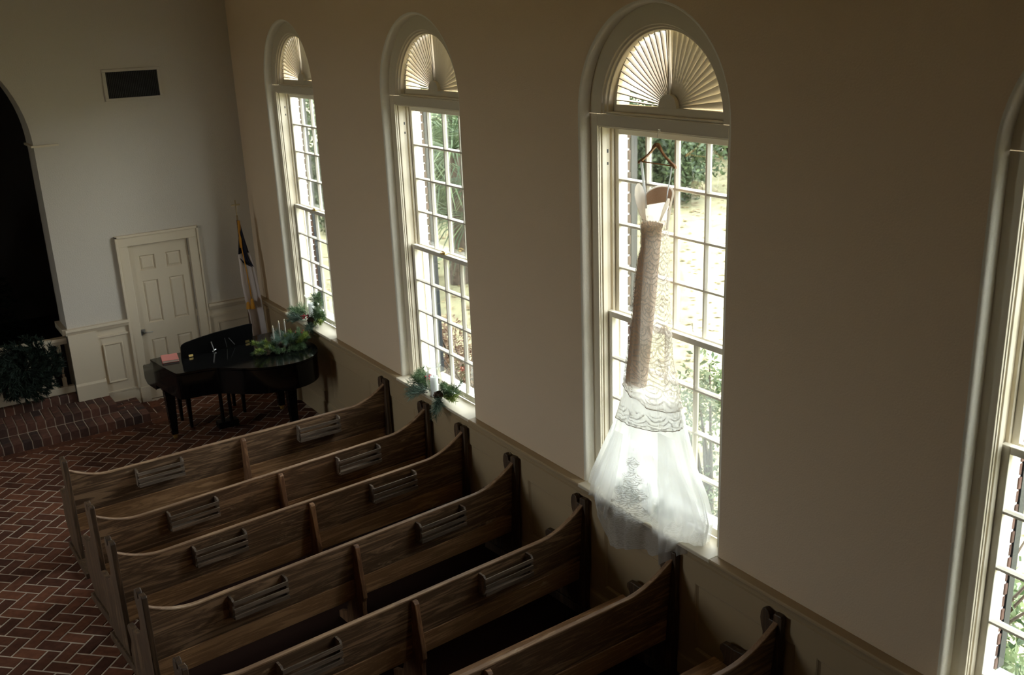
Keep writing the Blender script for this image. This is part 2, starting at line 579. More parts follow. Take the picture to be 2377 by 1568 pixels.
mb = MB()
mb.quad((XL - .36, YB, 0), (0.36, YB, 0), (0.36, YB, ZC), (XL - .36, YB, ZC))
tag(mb.build('wall_near', M_PLASTER_N), 'rear wall of the nave behind the balcony', 'wall', kind='structure')
mb = MB()
mb.box(XL - 0.4, 0.4, YB - .1, 0.6, ZC, ZC + 0.2)
tag(mb.build('ceiling', M_CEIL), 'cream boarded nave ceiling high over the pews', 'ceiling', kind='structure')
mb = MB()
mb.box(XL, 0, YB, -12.55, 2.75, 2.95)
tag(mb.build('floor_balcony', M_PEW), 'wooden balcony floor at the rear of the nave', 'floor', kind='structure')

# ------------------------------------------------------------------ floor with herringbone bricks
mb = MB()
mb.box(XL, 0, YB, 0.2, -0.15, -0.004)
floor = tag(mb.build('floor', M_MORTAR), 'red brick herringbone floor with pale mortar joints', 'floor', kind='structure')
BL, BW, BT = 0.243, 0.1215, 0.013
def brick_verts(l, wd, h=0.02, ch=0.004):
    b = MB()
    a, c = l / 2, wd / 2
    b.add([(-a, -c, -h), (a, -c, -h), (a, c, -h), (-a, c, -h), (-a, -c, -ch), (a, -c, -ch), (a, c, -ch), (-a, c, -ch),
           (-a + ch, -c + ch, 0), (a - ch, -c + ch, 0), (a - ch, c - ch, 0), (-a + ch, c - ch, 0)],
          [(0, 1, 5, 4), (1, 2, 6, 5), (2, 3, 7, 6), (3, 0, 4, 7), (4, 5, 9, 8), (5, 6, 10, 9), (6, 7, 11, 10), (7, 4, 8, 11), (8, 9, 10, 11)])
    return b
fb = brick_verts(BL - BT, BW - BT)
ME_FB = fb.mesh('brick', M_BRICK)

def to_px(p):
    d = Vector(p) - Vector(CP)
    c = [sum(CR[i][j] * d[j] for j in range(3)) for i in range(3)]
    f = 2303.0
    if c[2] > -0.1:
        return (-999, -999, 0)
    return (1188.5 + f * c[0] / -c[2], 784 - f * c[1] / -c[2], d.length)

spots = []
R2 = sqrt(0.5)
N = 70
for i in range(-N, N):
    for j in range(-N, N):
        q = (i - j) % 4
        if q == 0:
            cu, cv, a = i + 1.0, j + 0.5, 0.0
        elif q == 3:
            cu, cv, a = i + 0.5, j + 1.0, pi / 2
        else:
            continue
        x = (cu * R2 + cv * R2) * BW
        y = (-cu * R2 + cv * R2) * BW
        spots.append((x - 3.3, y - 3.0, a - pi / 4))
seen = set()
good = []
for x, y, a in spots:
    if not (XL + 0.1 < x < -0.06 and -9.2 < y < -0.06):
        continue
    if x < -1.64 and y > -0.78:
        continue
    k = (round(x, 3), round(y, 3))
    if k in seen:
        continue
    seen.add(k)
    good.append((x, y, a))
vis = []
for g in good:
    px, py, d = to_px((g[0], g[1], 0))
    on = -20 < px < 2397 and -20 < py < 1590 and (g[0] < -3.2 or (g[1] > -3.0 and g[0] < -0.2))
    vis.append((0 if on else 1, d, g))
vis.sort(key=lambda q: (q[0], q[1]))
rest = MB()
for k, (off, d, (x, y, a)) in enumerate(vis):
    dz = rnd.uniform(-0.0015, 0.0015)
    if k < 285 and not off:
        piece(ME_FB, 'brick', floor, (x, y, dz), a)
    else:
        ca, sa = cos(a), sin(a)
        rest.add([(x + px * ca - py * sa, y + px * sa + py * ca, pz + dz) for px, py, pz in fb.v], fb.f)
rest.build('brick_paving', M_BRICK, floor, kind='stuff')
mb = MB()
mb.box(-3.04, -0.05, -13.0, -3.30, -0.002, 0.0035)  # near-black sheet over the bricks; shade under the pews put into its colour
tag(mb.build('shade_under_pews', plain('pew_shade_sheet', (0.028, 0.012, 0.008), 0.95, bump=0.2, bscale=30, spec=0.1)), 'dark reddish sheet painting in the shade beneath the rows of pews', 'floor', kind='structure')
# border courses along the steps
border = MB()
for k in range(20):
    border.add([(p[0] - 1.685 - 0.24 * (k + 0.5) + 0.12, p[1] - 0.822, p[2] + 0.004) for p in brick_verts(0.23, 0.115).v], fb.f)
for k in range(4):
    for q in range(2):
        border.add([(p[1] - 1.735 + 0.122 * q, p[0] - 0.10 - 0.24 * k - 0.06 * q, p[2]) for p in brick_verts(0.23, 0.112).v], [tuple(reversed(f)) for f in fb.f])
border.build('border_course', M_BRICK, floor, kind='stuff')

# ------------------------------------------------------------------ brick steps
ME_CACHE = {}
def block(sx, sy, sz, mat):
    k = (round(sx, 3), round(sy, 3), round(sz, 3), mat.name)
    if k not in ME_CACHE:
        b = MB()
        c = 0.005
        x, y, z = sx / 2, sy / 2, sz
        b.add([(-x, -y, 0), (x, -y, 0), (x, y, 0), (-x, y, 0), (-x, -y, z - c), (x, -y, z - c), (x, y, z - c), (-x, y, z - c),
               (-x + c, -y + c, z), (x - c, -y + c, z), (x - c, y - c, z), (-x + c, y - c, z)],
              [(0, 1, 5, 4), (1, 2, 6, 5), (2, 3, 7, 6), (3, 0, 4, 7), (4, 5, 9, 8), (5, 6, 10, 9), (6, 7, 11, 10), (7, 4, 8, 11), (8, 9, 10, 11)])
        ME_CACHE[k] = b.mesh('brick', mat)
    return ME_CACHE[k]

def brick_step(label, xr, yf, yb, z0, z1, return_from):
    core = MB()
    core.box(-5.6, xr - 0.008, yf + 0.008, yb, 0, z1 - 0.008)
    st = tag(core.build('brick_step', M_MORTAR), label, 'step', kind='structure')
    h = z1 - z0
    dep = (return_from[1] if return_from else yb) - yf
    w_ = 0.104
    k = 0
    x = xr
    while x > -4.9:
        long_f = (k % 2 == 0)
        d1 = 0.21 if long_f else 0.105
        d1 = min(d1, dep)
        piece(block(w_ - 0.011, d1 - 0.01, h, M_SBRICK), 'brick', st, (x - w_ / 2, yf + d1 / 2, z0 + rnd.uniform(-.002, .002)))
        if dep - d1 > 0.03:
            d2 = dep - d1
            piece(block(w_ - 0.011, d2 - 0.01, h, M_SBRICK), 'brick', st, (x - w_ / 2, yf + d1 + d2 / 2, z0 + rnd.uniform(-.002, .002)))
        x -= w_
        k += 1
    if return_from:
        xr2, y0 = return_from
        wid = xr - xr2
        yy = y0
        k = 0
        while yy < -0.06:
            l1 = wid * (0.66 if k % 2 else 0.34)
            piece(block(l1 - 0.01, 0.068, h, M_SBRICK), 'brick', st, (xr - l1 / 2, yy + 0.037, z0 + rnd.uniform(-.002, .002)))
            piece(block(wid - l1 - 0.01, 0.068, h, M_SBRICK), 'brick', st, (xr - l1 - (wid - l1) / 2, yy + 0.037, z0 + rnd.uniform(-.002, .002)))
            yy += 0.077
            k += 1
    return st
brick_step('lower red brick altar step in front of the arch', -1.80, -0.755, -0.01, 0.0, 0.105, (-2.11, -0.44))
brick_step('upper red brick altar step below the white balustrade', -2.11, -0.44, -0.01, 0.105, 0.21, None)
brick_step('narrow brick curb carrying the white balustrade', -2.485, -0.03, 0.17, 0.21, 0.315, None)

# ------------------------------------------------------------------ windows
def muntin_v(y, z0, z1, x0):
    b = MB()
    b.prism([(y - 0.007, x0), (y + 0.007, x0), (y + 0.015, x0 + 0.02), (y + 0.015, x0 + 0.034), (y - 0.015, x0 + 0.034), (y - 0.015, x0 + 0.02)], 2, z0, z1)
    b.v = [(q, p, r) for p, q, r in b.v]
    return b
def muntin_h(z, y0, y1, x0):
    b = MB()
    b.prism([(x0, z - 0.007), (x0 + 0.02, z - 0.015), (x0 + 0.034, z - 0.015), (x0 + 0.034, z + 0.015), (x0 + 0.02, z + 0.015), (x0, z + 0.007)], 1, y0, y1)
    return b

def sash(root, name, x0, zb, zt, rb, rt, lock):
    """stiles and rails of one sash; zb..zt outer height, rb / rt bottom and top rail heights"""
    b = MB()
    h = 0.628
    g = 0.576
    x1 = x0 + 0.042
    b.box(x0, x1, -h, -g, zb, zt)
    b.box(x0, x1, g, h, zb, zt)
    b.box(x0, x1, -g, g, zb, zb + rb)
    b.box(x0, x1, -g, g, zt - rt, zt)
    s = b.build(name, M_SASH, root, bevel=0.004)
    z0, z1 = zb + rb, zt - rt
    for k in (-1, 0, 1):
        muntin_v(k * 0.288, z0, z1, x0 + 0.004).build('muntin', M_SASH, s)
    for k in (1, 2, 3):
        muntin_h(z0 + (z1 - z0) * k / 4, -g, g, x0 + 0.004).build('muntin', M_SASH, s)
    pb = MB()
    pb.box(-0.0015, 0.0015, -0.143, 0.143, -(z1 - z0) / 8 + 0.002, (z1 - z0) / 8 - 0.002)
    pm = pb.mesh('pane', M_GLASS)
    for i in range(4):
        for j in range(4):
            piece(pm, 'pane', s, (x0 + 0.030, (i - 1.5) * 0.288, z0 + (z1 - z0) * (j + 0.5) / 4))
    return s

def make_window():
    root = thing('window_1', '', 'window', (0, WC[0], 0), kind='structure')
    # casing: arched face, side posts, transom, stops
    b = MB()
    arch_sweep(b, [(WR + 0.01, 0.085), (0.58, 0.085), (0.575, 0.098), (0.562, 0.102), (0.557, 0.118), (0.545, 0.123), (0.537, 0.16)], 0, 3.94, 3.94)
    for s in (-1, 1):
        def bx(t0, t1, x0, x1, z0, z1):
            a, c = sorted((s * t0, s * t1))
            b.box(x0, x1, a, c, z0, z1)
        bx(0.622, WR + 0.01, 0.085, 0.118, ZR, 3.94)
        bx(0.632, WR + 0.01, 0.1185, 0.30, ZR, 3.938)
        bx(0.613, 0.634, 0.122, 0.160, ZR, 3.857)
        bx(0.617, 0.634, 0.100, 0.114, ZR, 3.857)
        bx(0.613, 0.634, 0.210, 0.232, ZR, 3.857)
    b.box(0.0862, 0.298, -0.6215, 0.6215, 3.857, 3.939)
    b.box(0.10, 0.16, -0.63, 0.63, 3.846, 3.858)
    b.box(0.108, 0.16, -0.56, 0.56, 3.94, 3.952)
    b.build('casing', M_TRIM, root, bevel=0.003)
    # pulleys
    for s in (-1, 1):
        p = MB()
        a, c = sorted((s * 0.6305, s * 0.633))
        p.box(0.178, 0.19, a, c, 3.66, 3.685)
        p.box(0.178, 0.19, a, c, 3.575, 3.595)
        p.build('sash_pulley', M_IRON, root)
    # fan louver
    b = MB()
    n = 32
    for x in (0.16, 0.20):
        base = len(b.v)
        for k in range(n + 1):
            a = pi - pi * k / n
            b.v.append((x, 0.545 * cos(a), 3.94 + 0.545 * sin(a)))
            b.v.append((x, 0.50 * cos(a), 4.0 + 0.49 * sin(a)))
        for k in range(n):
            i = base + 2 * k
            b.f.append((i, i + 1, i + 3, i + 2))
    base = len(b.v)
    for k in range(n + 1):
        a = pi - pi * k / n
        for x in (0.16, 0.20):
            b.v.append((x, 0.50 * cos(a), 4.0 + 0.49 * sin(a)))
    for k in range(n):
        i = base + 2 * k
        b.f.append((i, i + 1, i + 3, i + 2))
    b.box(0.16, 0.20, -0.54, 0.54, 3.93, 4.0)
    b.prism([(0.085 * cos(pi * k / 12), 4.0 + 0.085 * sin(pi * k / 12)) for k in range(13)], 0, 0.165, 0.20)
    b.box(0.172, 0.20, -0.008, 0.008, 4.0, 4.49)
    fan = b.build('fan_louver', M_TRIM, root)
    SL = 15
    for s in (1, -1):
        L0, L1 = 0.075, 0.478
        for k in range(SL):
            ang = (k + 0.5) * (pi / 2) / SL
            # slats of the far half stand more open than those of the near half
            tau = radians(min(84, 59 + 24 * ang / radians(60))) if s > 0 else radians(34)
            def pt(r, e, off):
                wd = r * (pi / 2 / SL) * (1.42 if s > 0 else 0.85)
                return (cos(tau) * off + sin(tau) * e * wd, s * (cos(tau) * e * wd - sin(tau) * off), r)
            t2 = 0.003
            sb = MB()
            sb.hexa([pt(L0, -1, -t2), pt(L0, 1, -t2), pt(L0, 1, t2), pt(L0, -1, t2), pt(L1, -1, -t2), pt(L1, 1, -t2), pt(L1, 1, t2), pt(L1, -1, t2)])
            o = sb.build('louver_slat', M_TRIM, fan, loc=(0.20, 0, 4.0))
            o.rotation_euler = (-s * ang, 0, 0)
    up = sash(root, 'upper_sash', 0.236, 2.455, 3.857, 0.055, 0.068, True)
    lo = sash(root, 'lower_sash', 0.166, ZR + 0.003, 2.512, 0.062, 0.042, True)
    b = MB()
    b.box(0.15, 0.20, -0.03, 0.03, 2.512, 2.526)
    b.tube([(0.165, -0.035, 2.533), (0.17, 0, 2.538), (0.175, 0.035, 2.533)], 0.007, 8)
    b.build('sash_lock', M_BRASS, root, smooth=True)
    for yy in (-0.3, 0.3):
        b = MB()
        b.tube([(0.165, yy - 0.05, 1.182), (0.146, yy - 0.04, 1.178), (0.143, yy, 1.176), (0.146, yy + 0.04, 1.178), (0.165, yy + 0.05, 1.182)], 0.006, 8)
        b.build('sash_lift', M_SASH, root, smooth=True)
    # stool
    b = MB()
    b.box(-0.075, 0.17, -WR - 0.01, WR + 0.01, ZR - 0.028, ZR)
    b.build('window_sill', M_TRIM, root, bevel=0.006)
    # outside shutter folded back, near side and far side
    for s in (1, -1):
        b = MB()
        a = radians(12) * s
        def tr(x, y):
            return (0.385 + x * cos(a) + y * abs(sin(a)), s * 0.612 + s * y * cos(a), 0)
        x0, x1, wd = 0.0, 0.055, 0.62
        def slab(y0, y1, z0, z1, xa=x0, xb=x1):
            ps = []
            for z in (z0, z1):
                for (x, y) in ((xa, y0), (xb, y0), (xb, y1), (xa, y1)):
                    q = tr(x, y)
                    ps.append((q[0], q[1], z))
            b.hexa(ps)
        slab(0, 0.06, ZR - 0.02, 3.82)
        slab(wd - 0.06, wd, ZR - 0.02, 3.82)
        for z0 in (ZR - 0.02, 2.4, 3.74):
            slab(0.06, wd - 0.06, z0, z0 + 0.08)
        for k in range(44):
            z = ZR + 0.08 + k * 0.058
            slab(0.06, wd - 0.06, z, z + 0.02, 0.008, 0.034)
        b.build('shutter', M_SHUT, root)
    return root

win = make_window()
wl = ['tall arched window farthest along, beside the corner flag and piano',
      'tall arched window with candle and pine spray, second from altar wall',
      'tall arched window with the wedding dress hanging in it',
      'tall arched window cut by the picture edge, nearest the camera']
win['label'] = wl[0]
KIDS_done = list(win.children)
windows = [win]
for i in (1, 2, 3):
    wn = copy_tree(win)
    wn.name = 'window_%d' % (i + 1)
    wn.location = (0, WC[i], 0)
    wn['label'] = wl[i]
    windows.append(wn)
for q, i in enumerate(LEFT_OPEN):
    wn = copy_tree(win)
    wn.name = 'window_%d' % (5 + q)
    wn.location = (XL, WC[i], 0)
    wn.rotation_euler = (0, 0, pi)
    wn['label'] = 'unseen arched window in the opposite wall, opened for its light, facing the %s pew-side window' % ('farthest', 'second', 'third')[q]

# ------------------------------------------------------------------ chair rail, wainscot, baseboard
def frame_mould(b, axis, a0, a1, c0, c1, prof):
    """mitred picture-frame moulding; prof = (inset, depth coordinate)"""
    base = len(b.v)
    for ins, d in prof:
        for (u, w_) in ((a0 + ins, c0 + ins), (a1 - ins, c0 + ins), (a1 - ins, c1 - ins), (a0 + ins, c1 - ins)):
            b.v.append((d, u, w_) if axis == 0 else (u, d, w_))
    for i in range(len(prof) - 1):
        for k in range(4):
            b.f.append((base + i * 4 + k, base + i * 4 + (k + 1) % 4, base + (i + 1) * 4 + (k + 1) % 4, base + (i + 1) * 4 + k))
mb = MB()
segs = []
ycur = 0.0
for c in WC:
    segs.append((c + WR + 0.01, ycur))
    ycur = c - WR - 0.01
segs.append((YB, ycur))
for a, b_ in segs:
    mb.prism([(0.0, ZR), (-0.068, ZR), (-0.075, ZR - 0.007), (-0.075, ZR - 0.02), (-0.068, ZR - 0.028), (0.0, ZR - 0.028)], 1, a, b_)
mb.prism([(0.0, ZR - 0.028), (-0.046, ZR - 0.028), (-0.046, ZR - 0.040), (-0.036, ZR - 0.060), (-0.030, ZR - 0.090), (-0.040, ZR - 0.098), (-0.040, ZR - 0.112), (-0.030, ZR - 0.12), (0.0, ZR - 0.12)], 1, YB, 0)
M_TRIM3 = plain('shaded_cream_paint', (0.43, 0.325, 0.195), 0.5, bump=0.05, bscale=40)  # darker copy of the cream trim paint, with the wall's shade painted in
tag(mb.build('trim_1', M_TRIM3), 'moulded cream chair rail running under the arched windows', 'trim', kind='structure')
mb = MB()
XW = -0.026
ptop, pbot = 0.865, 0.335
edges = [-0.45, -1.12, -1.29, -2.17, -2.34, -3.222, -3.386, -4.257, -4.425, -5.30, -5.47, -6.30, -6.46, -7.33, -7.49, -8.32, -8.478, -9.36, -9.52, -10.4, -10.56, -11.4, -11.56, -12.4, -12.56, -13.5]
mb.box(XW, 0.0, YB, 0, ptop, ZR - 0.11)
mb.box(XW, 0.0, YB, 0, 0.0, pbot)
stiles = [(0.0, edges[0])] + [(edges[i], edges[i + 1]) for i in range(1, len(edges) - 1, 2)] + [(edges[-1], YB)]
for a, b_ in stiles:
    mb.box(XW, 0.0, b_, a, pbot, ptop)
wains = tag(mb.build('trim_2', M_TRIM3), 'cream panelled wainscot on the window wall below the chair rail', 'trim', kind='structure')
for i in range(0, len(edges), 2):
    y1, y0 = edges[i], edges[i + 1]
    b = MB()
    b.box(-0.012, -0.002, y0 + 0.03, y1 - 0.03, pbot + 0.03, ptop - 0.03)
    frame_mould(b, 0, y0, y1, pbot, ptop, [(0.0, -0.024), (0.006, -0.0245), (0.014, -0.016), (0.022, -0.010), (0.032, -0.011)])
    b.build('panel', M_TRIM3, wains)
mb = MB()
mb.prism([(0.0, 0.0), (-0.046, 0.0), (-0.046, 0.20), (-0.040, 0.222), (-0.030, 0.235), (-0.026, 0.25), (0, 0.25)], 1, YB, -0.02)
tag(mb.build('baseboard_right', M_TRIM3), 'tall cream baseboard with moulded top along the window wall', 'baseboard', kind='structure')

# altar wall: wainscot left of the door
mb = MB()
mb.prism([(0.0, ZR), (-0.062, ZR), (-0.066, ZR - 0.03), (-0.055, ZR - 0.045), (-0.04, ZR - 0.075), (0, ZR - 0.075)], 0, AX + AR - 0.03, -1.745)
mb.prism([(0.5, ZR), (0.0, ZR), (0.0, ZR - 0.075), (0.5, ZR - 0.075)], 0, AX + AR - 0.06, AX + AR)
mb.prism([(0.0, ZR), (-0.062, ZR), (-0.066, ZR - 0.03), (-0.055, ZR - 0.045), (-0.04, ZR - 0.075), (0, ZR - 0.075)], 0, -0.715, -0.03)
tag(mb.build('trim_3', M_TRIM2), 'cream chair rail on the altar wall either side of door', 'trim', kind='structure')

def wain_panel(root, x0, x1, z0, z1, ybase):
    b = MB()
    d = 0.022
    b.box(x0, x1, ybase - 0.006, ybase, z0, z1)
    frame_mould(b, 1, x0 - 0.004, x1 + 0.004, z0 - 0.004, z1 + 0.004, [(0.0, ybase + 0.001), (0.0, ybase - 0.014), (0.006, ybase - 0.020), (0.014, ybase - 0.018), (0.024, ybase - 0.0065)])
    return b.build('panel', M_TRIM2, root)
mb = MB()
mb.box(AX + AR - 0.015, -2.135, -0.05, 0.0, 0.0, ZR - 0.075)
mb.box(AX + AR - 0.02, -2.125, -0.072, 0.0, 0.21, 0.405)
mb.prism([(0.0, 0.405), (-0.072, 0.405), (-0.05, 0.432), (0, 0.432)], 0, AX + AR - 0.02, -2.125)
pd = tag(mb.build('trim_4', M_TRIM2), 'cream pedestal and panelled wainscot between arch and door', 'trim', kind='structure')
b = MB()
b.box(-2.135, -1.745, -0.012, 0.0, 0.10, ZR - 0.075)
b.box(-2.135, -1.745, -0.028, 0.0, 0.955, 0.985)
b.box(-2.135, -1.745, -0.026, 0.0, 0.21, 0.235)
b.box(-2.13, -1.72, -0.02, 0.0, 0.0, 0.21)
b.build('wainscot_board', M_TRIM2, pd, bevel=0.004)
wain_panel(pd, -2.085, -1.855, 0.355, 0.865, -0.012)
mb = MB()
mb.box(-0.715, -0.03, -0.012, 0.0, 0.0, ZR - 0.075)
mb.box(-0.715, -0.03, -0.028, 0.0, 0.955, 0.985)
mb.box(-0.715, -0.03, -0.03, 0.0, 0.0, 0.21)
pr = tag(mb.build('trim_5', M_TRIM2), 'cream panelled wainscot between door and corner behind the flag', 'trim', kind='structure')
wain_panel(pr, -0.615, -0.12, 0.355, 0.875, -0.012)

# ------------------------------------------------------------------ door
dr = thing('door_1', 'cream six-panel door with moulded casing behind the piano', 'door', (0, 0, 0), kind='structure')
b = MB()
cols = ((-1.485, -1.290), (-1.155, -0.963))
rows = ((1.715, 1.905), (1.022, 1.578), (0.23, 0.800))
xs = [DX0 + 0.006, cols[0][0], cols[0][1], cols[1][0], cols[1][1], DX1 - 0.006]
zs = [0.008, rows[2][0], rows[2][1], rows[1][0], rows[1][1], rows[0][0], rows[0][1], DH - 0.006]
y0, y1 = 0.03, 0.07
for i in (0, 2, 4):
    b.box(xs[i], xs[i + 1], y0, y1, zs[0], zs[-1])
for i in (1, 3):
    for j in (0, 2, 4, 6):
        b.box(xs[i], xs[i + 1], y0, y1, zs[j], zs[j + 1])
leaf = b.build('door_leaf', M_TRIM2, dr)
for (x0, x1) in cols:
    for (z0, z1) in rows:
        b = MB()
        m_ = 0.035
        b.add([(x0, 0.033, z0), (x1, 0.033, z0), (x1, 0.033, z1), (x0, 0.033, z1),
               (x0 + 0.012, 0.052, z0 + 0.012), (x1 - 0.012, 0.052, z0 + 0.012), (x1 - 0.012, 0.052, z1 - 0.012), (x0 + 0.012, 0.052, z1 - 0.012),
               (x0 + m_, 0.040, z0 + m_), (x1 - m_, 0.040, z0 + m_), (x1 - m_, 0.040, z1 - m_), (x0 + m_, 0.040, z1 - m_)],
              [(0, 1, 5, 4), (1, 2, 6, 5), (2, 3, 7, 6), (3, 0, 4, 7), (4, 5, 9, 8), (5, 6, 10, 9), (6, 7, 11, 10), (7, 4, 8, 11), (8, 9, 10, 11)])
        b.build('panel', M_TRIM2, leaf)
b = MB()
b.box(DX0 + 0.01, DX0 + 0.055, 0.012, 0.03, 0.895, 0.955)
b.tube([(DX0 + 0.035, 0.012, 0.925), (DX0 + 0.035, -0.025, 0.925), (DX0 + 0.06, -0.032, 0.922), (DX0 + 0.14, -0.03, 0.918)], 0.008, 8)
b.build('door_handle', M_STEEL, leaf)
b = MB()
b.box(DX0 - 0.02, DX0 + 0.012, -0.014, 0.03, 0.885, 0.945)
b.build('lock_keeper', M_STEEL, dr)
for zz in (1.78, 1.05, 0.3):
    b = MB()
    b.lathe([(0.008, -0.045), (0.008, 0.045)], (DX1 - 0.004, 0.022, zz), 8)
    b.build('hinge', M_TRIM2, dr)
b = MB()
def casing(x0, x1, z0, z1, dd):
    b.box(x0, x1, -dd, 0.0, z0, z1)
for (a, c) in ((DX0 - 0.118, DX0 - 0.006), (DX1 + 0.006, DX1 + 0.118)):
    casing(a, c, 0.21, DH + 0.006, 0.026)
    casing(a - 0.003, c + 0.003, 0.0, 0.21, 0.036)
casing(DX0 - 0.118, DX1 + 0.118, DH + 0.006, DH + 0.118, 0.026)
casing(DX0 - 0.146, DX0 - 0.118, 0.21, DH + 0.146, 0.045)
casing(DX1 + 0.118, DX1 + 0.14, 0.21, DH + 0.146, 0.045)
casing(DX0 - 0.146, DX1 + 0.14, DH + 0.118, DH + 0.15, 0.045)
b.build('door_casing', M_TRIM2, dr, bevel=0.004)

# ------------------------------------------------------------------ wall vent
vx0, vx1, vz0, vz1 = -1.585, -0.903, 3.815, 4.185
v = thing('air_vent', 'dark air return grille in a white frame high on altar wall', 'vent', ((vx0 + vx1) / 2, 0, (vz0 + vz1) / 2))
cx_, cz_ = (vx0 + vx1) / 2, (vz0 + vz1) / 2
b = MB()
W2, H2 = 0.341, 0.185
gw, gh = 0.300, 0.153
b.box(-W2, W2, -0.016, 0, gh, H2)
b.box(-W2, W2, -0.016, 0, -H2, -gh)
b.box(-W2, -gw, -0.016, 0, -gh, gh)
b.box(gw, W2, -0.016, 0, -gh, gh)
b.build('frame', M_PLASTER_W, v, bevel=0.004)
b = MB()
b.box(-gw, gw, -0.003, -0.001, -gh, gh)
b.build('backing', M_GRILLE, v)
b = MB()
b.hexa([(-0.003, -0.012, -gh), (0.001, -0.014, -gh), (0.005, -0.004, -gh), (0.001, -0.003, -gh),
        (-0.003, -0.012, gh), (0.001, -0.014, gh), (0.005, -0.004, gh), (0.001, -0.003, gh)])
me = b.mesh('slat', M_GRILLE2)
for k in range(29):
    piece(me, 'slat', v, (-gw + 0.012 + k * (2 * gw - 0.024) / 28, 0, 0))

# ------------------------------------------------------------------ balustrade, wreath, tree
bl = thing('balustrade', 'white turned balustrade across the dark chancel arch', 'railing', (-2.5, 0.09, 0.315))
b = MB()
b.box(-2.8, 0.02, -0.055, 0.055, 0.675, 0.715)
b.box(-2.8, 0.02, -0.035, 0.035, 0.635, 0.675)
b.build('top_rail', M_TRIM2, bl, bevel=0.005)
b = MB()
b.box(-2.8, 0.02, -0.04, 0.04, 0.0, 0.085)
b.build('bottom_rail', M_TRIM2, bl, bevel=0.005)
b = MB()
b.box(-0.024, 0.024, -0.024, 0.024, 0.0, 0.12)
b.box(-0.024, 0.024, -0.024, 0.024, 0.46, 0.55)
b.lathe([(0.022, 0.12), (0.012, 0.135), (0.02, 0.15), (0.011, 0.165), (0.012, 0.19), (0.024, 0.24), (0.013, 0.262), (0.02, 0.275), (0.013, 0.29),
         (0.022, 0.34), (0.016, 0.40), (0.011, 0.425), (0.02, 0.44), (0.012, 0.45), (0.02, 0.46)], (0, 0, 0), 12)
me = b.mesh('baluster', M_TRIM2)
for k in range(20):
    piece(me, 'baluster', bl, (-0.085 - k * 0.122, 0, 0.085))

def spray(mb, p, d, L, n, nl, wd=0.0022, spread=0.7, droop=0.0, r=rnd):
    """needles around a stem"""
    d = Vector(d).normalized()
    u = d.cross(Vector((0.3, 0.2, 1))).normalized()
    q = d.cross(u)
    p = Vector(p)
    for i in range(n):
        t = r.random() ** 0.8
        c = p + d * (L * t) + Vector((0, 0, -droop * L * t * t))
        a = r.uniform(0, 2 * pi)
        sd = u * cos(a) + q * sin(a)
        nd = (d * r.uniform(0.5, 1.1) + sd * spread * r.uniform(0.6, 1.2)).normalized()
        side = nd.cross(Vector((r.uniform(-1, 1), r.uniform(-1, 1), r.uniform(-1, 1)))).normalized() * wd
        e = c + nd * nl * r.uniform(0.7, 1.1)
        mb.add([c - side, c + side, e + side * 0.4, e - side * 0.4], [(0, 1, 2, 3)])

wr = thing('evergreen_wreath', 'big dark evergreen wreath hung on the white balustrade', 'wreath', (-3.0, -0.06, 0.76))
b = MB()
for k in range(240):
    a = 2 * pi * k / 240 + rnd.uniform(-.05, .05)
    rr = rnd.uniform(0.0, 0.31)
    p = (rr * cos(a), rnd.uniform(-0.05, 0.03), rr * sin(a) * 1.02)
    spray(b, p, (cos(a) * 0.8 - sin(a) * 0.8, rnd.uniform(-0.6, -0.05), sin(a) * 0.8 + cos(a) * 0.8), 0.14, 45, 0.06, 0.005)
b.build('foliage', M_WREATH, wr, kind='stuff')
b = MB()
b.tube([(0.24 * cos(2 * pi * k / 24), 0, 0.24 * sin(2 * pi * k / 24)) for k in range(25)], 0.05, 8)
b.build('hoop', M_WREATH, wr)

tr = thing('fir_tree', 'dark fir tree standing in the unlit chancel beyond the arch', 'tree', (-3.15, 2.6, 0.30))
b = MB()
for lv in range(16):
    z = 0.35 + lv * 0.10
    R_ = 0.62 * (1 - lv / 17.0)
    for k in range(10):
        a = rnd.uniform(0, 2 * pi)
        spray(b, (0, 0, z), (cos(a), sin(a), -0.12), R_, 40, 0.09, 0.006, 0.6)
b.build('foliage', M_WREATH, tr, kind='stuff')
b = MB()
b.lathe([(0.05, 0.0), (0.035, 1.0), (0.012, 2.0)], (0, 0, 0), 8)
b.build('trunk', M_BARK, tr)

# ------------------------------------------------------------------ pews
PEWS = [(-3.890, 0.018, 1, 'short-backed front row'), (-4.872, 0.076, 1, ''), (-5.584, 0.074, 1, ''), (-6.444, 0.088, 1, ''),
        (-7.397, 0.077, 1, ''), (-8.344, 0.034, 0, ''), (-9.270, 0.020, 0, '')]
PLAB = ['weathered wooden pew in front row beside the grand piano, two hymnal racks on back',
        'weathered wooden pew in second row from piano, its end below the candle window',
        'weathered wooden pew in third row from piano, dark racks on its back',
        'weathered wooden pew in fourth row from piano, pale worn patches on back',
        'weathered wooden pew in fifth row, just ahead of the dress window sill',
        'weathered wooden pew in sixth row, its wall end below the dress train',
        'weathered wooden pew in seventh row, nearest the camera at bottom edge']
XA, XB = -1.605, 1.520        # local ends of the backrest
def ztop(x):
    z = 0.82
    dA, dB = x - XA, XB - x
    for d, D0, Hh in ((dA, 0.34, 0.12), (dB, 0.40, 0.165)):
        if d < D0:
            z = max(z, 0.82 + Hh * ((D0 - d) / D0) ** 1.9)
    return z
def yrake(z):
    return (0.82 - z) * 0.09

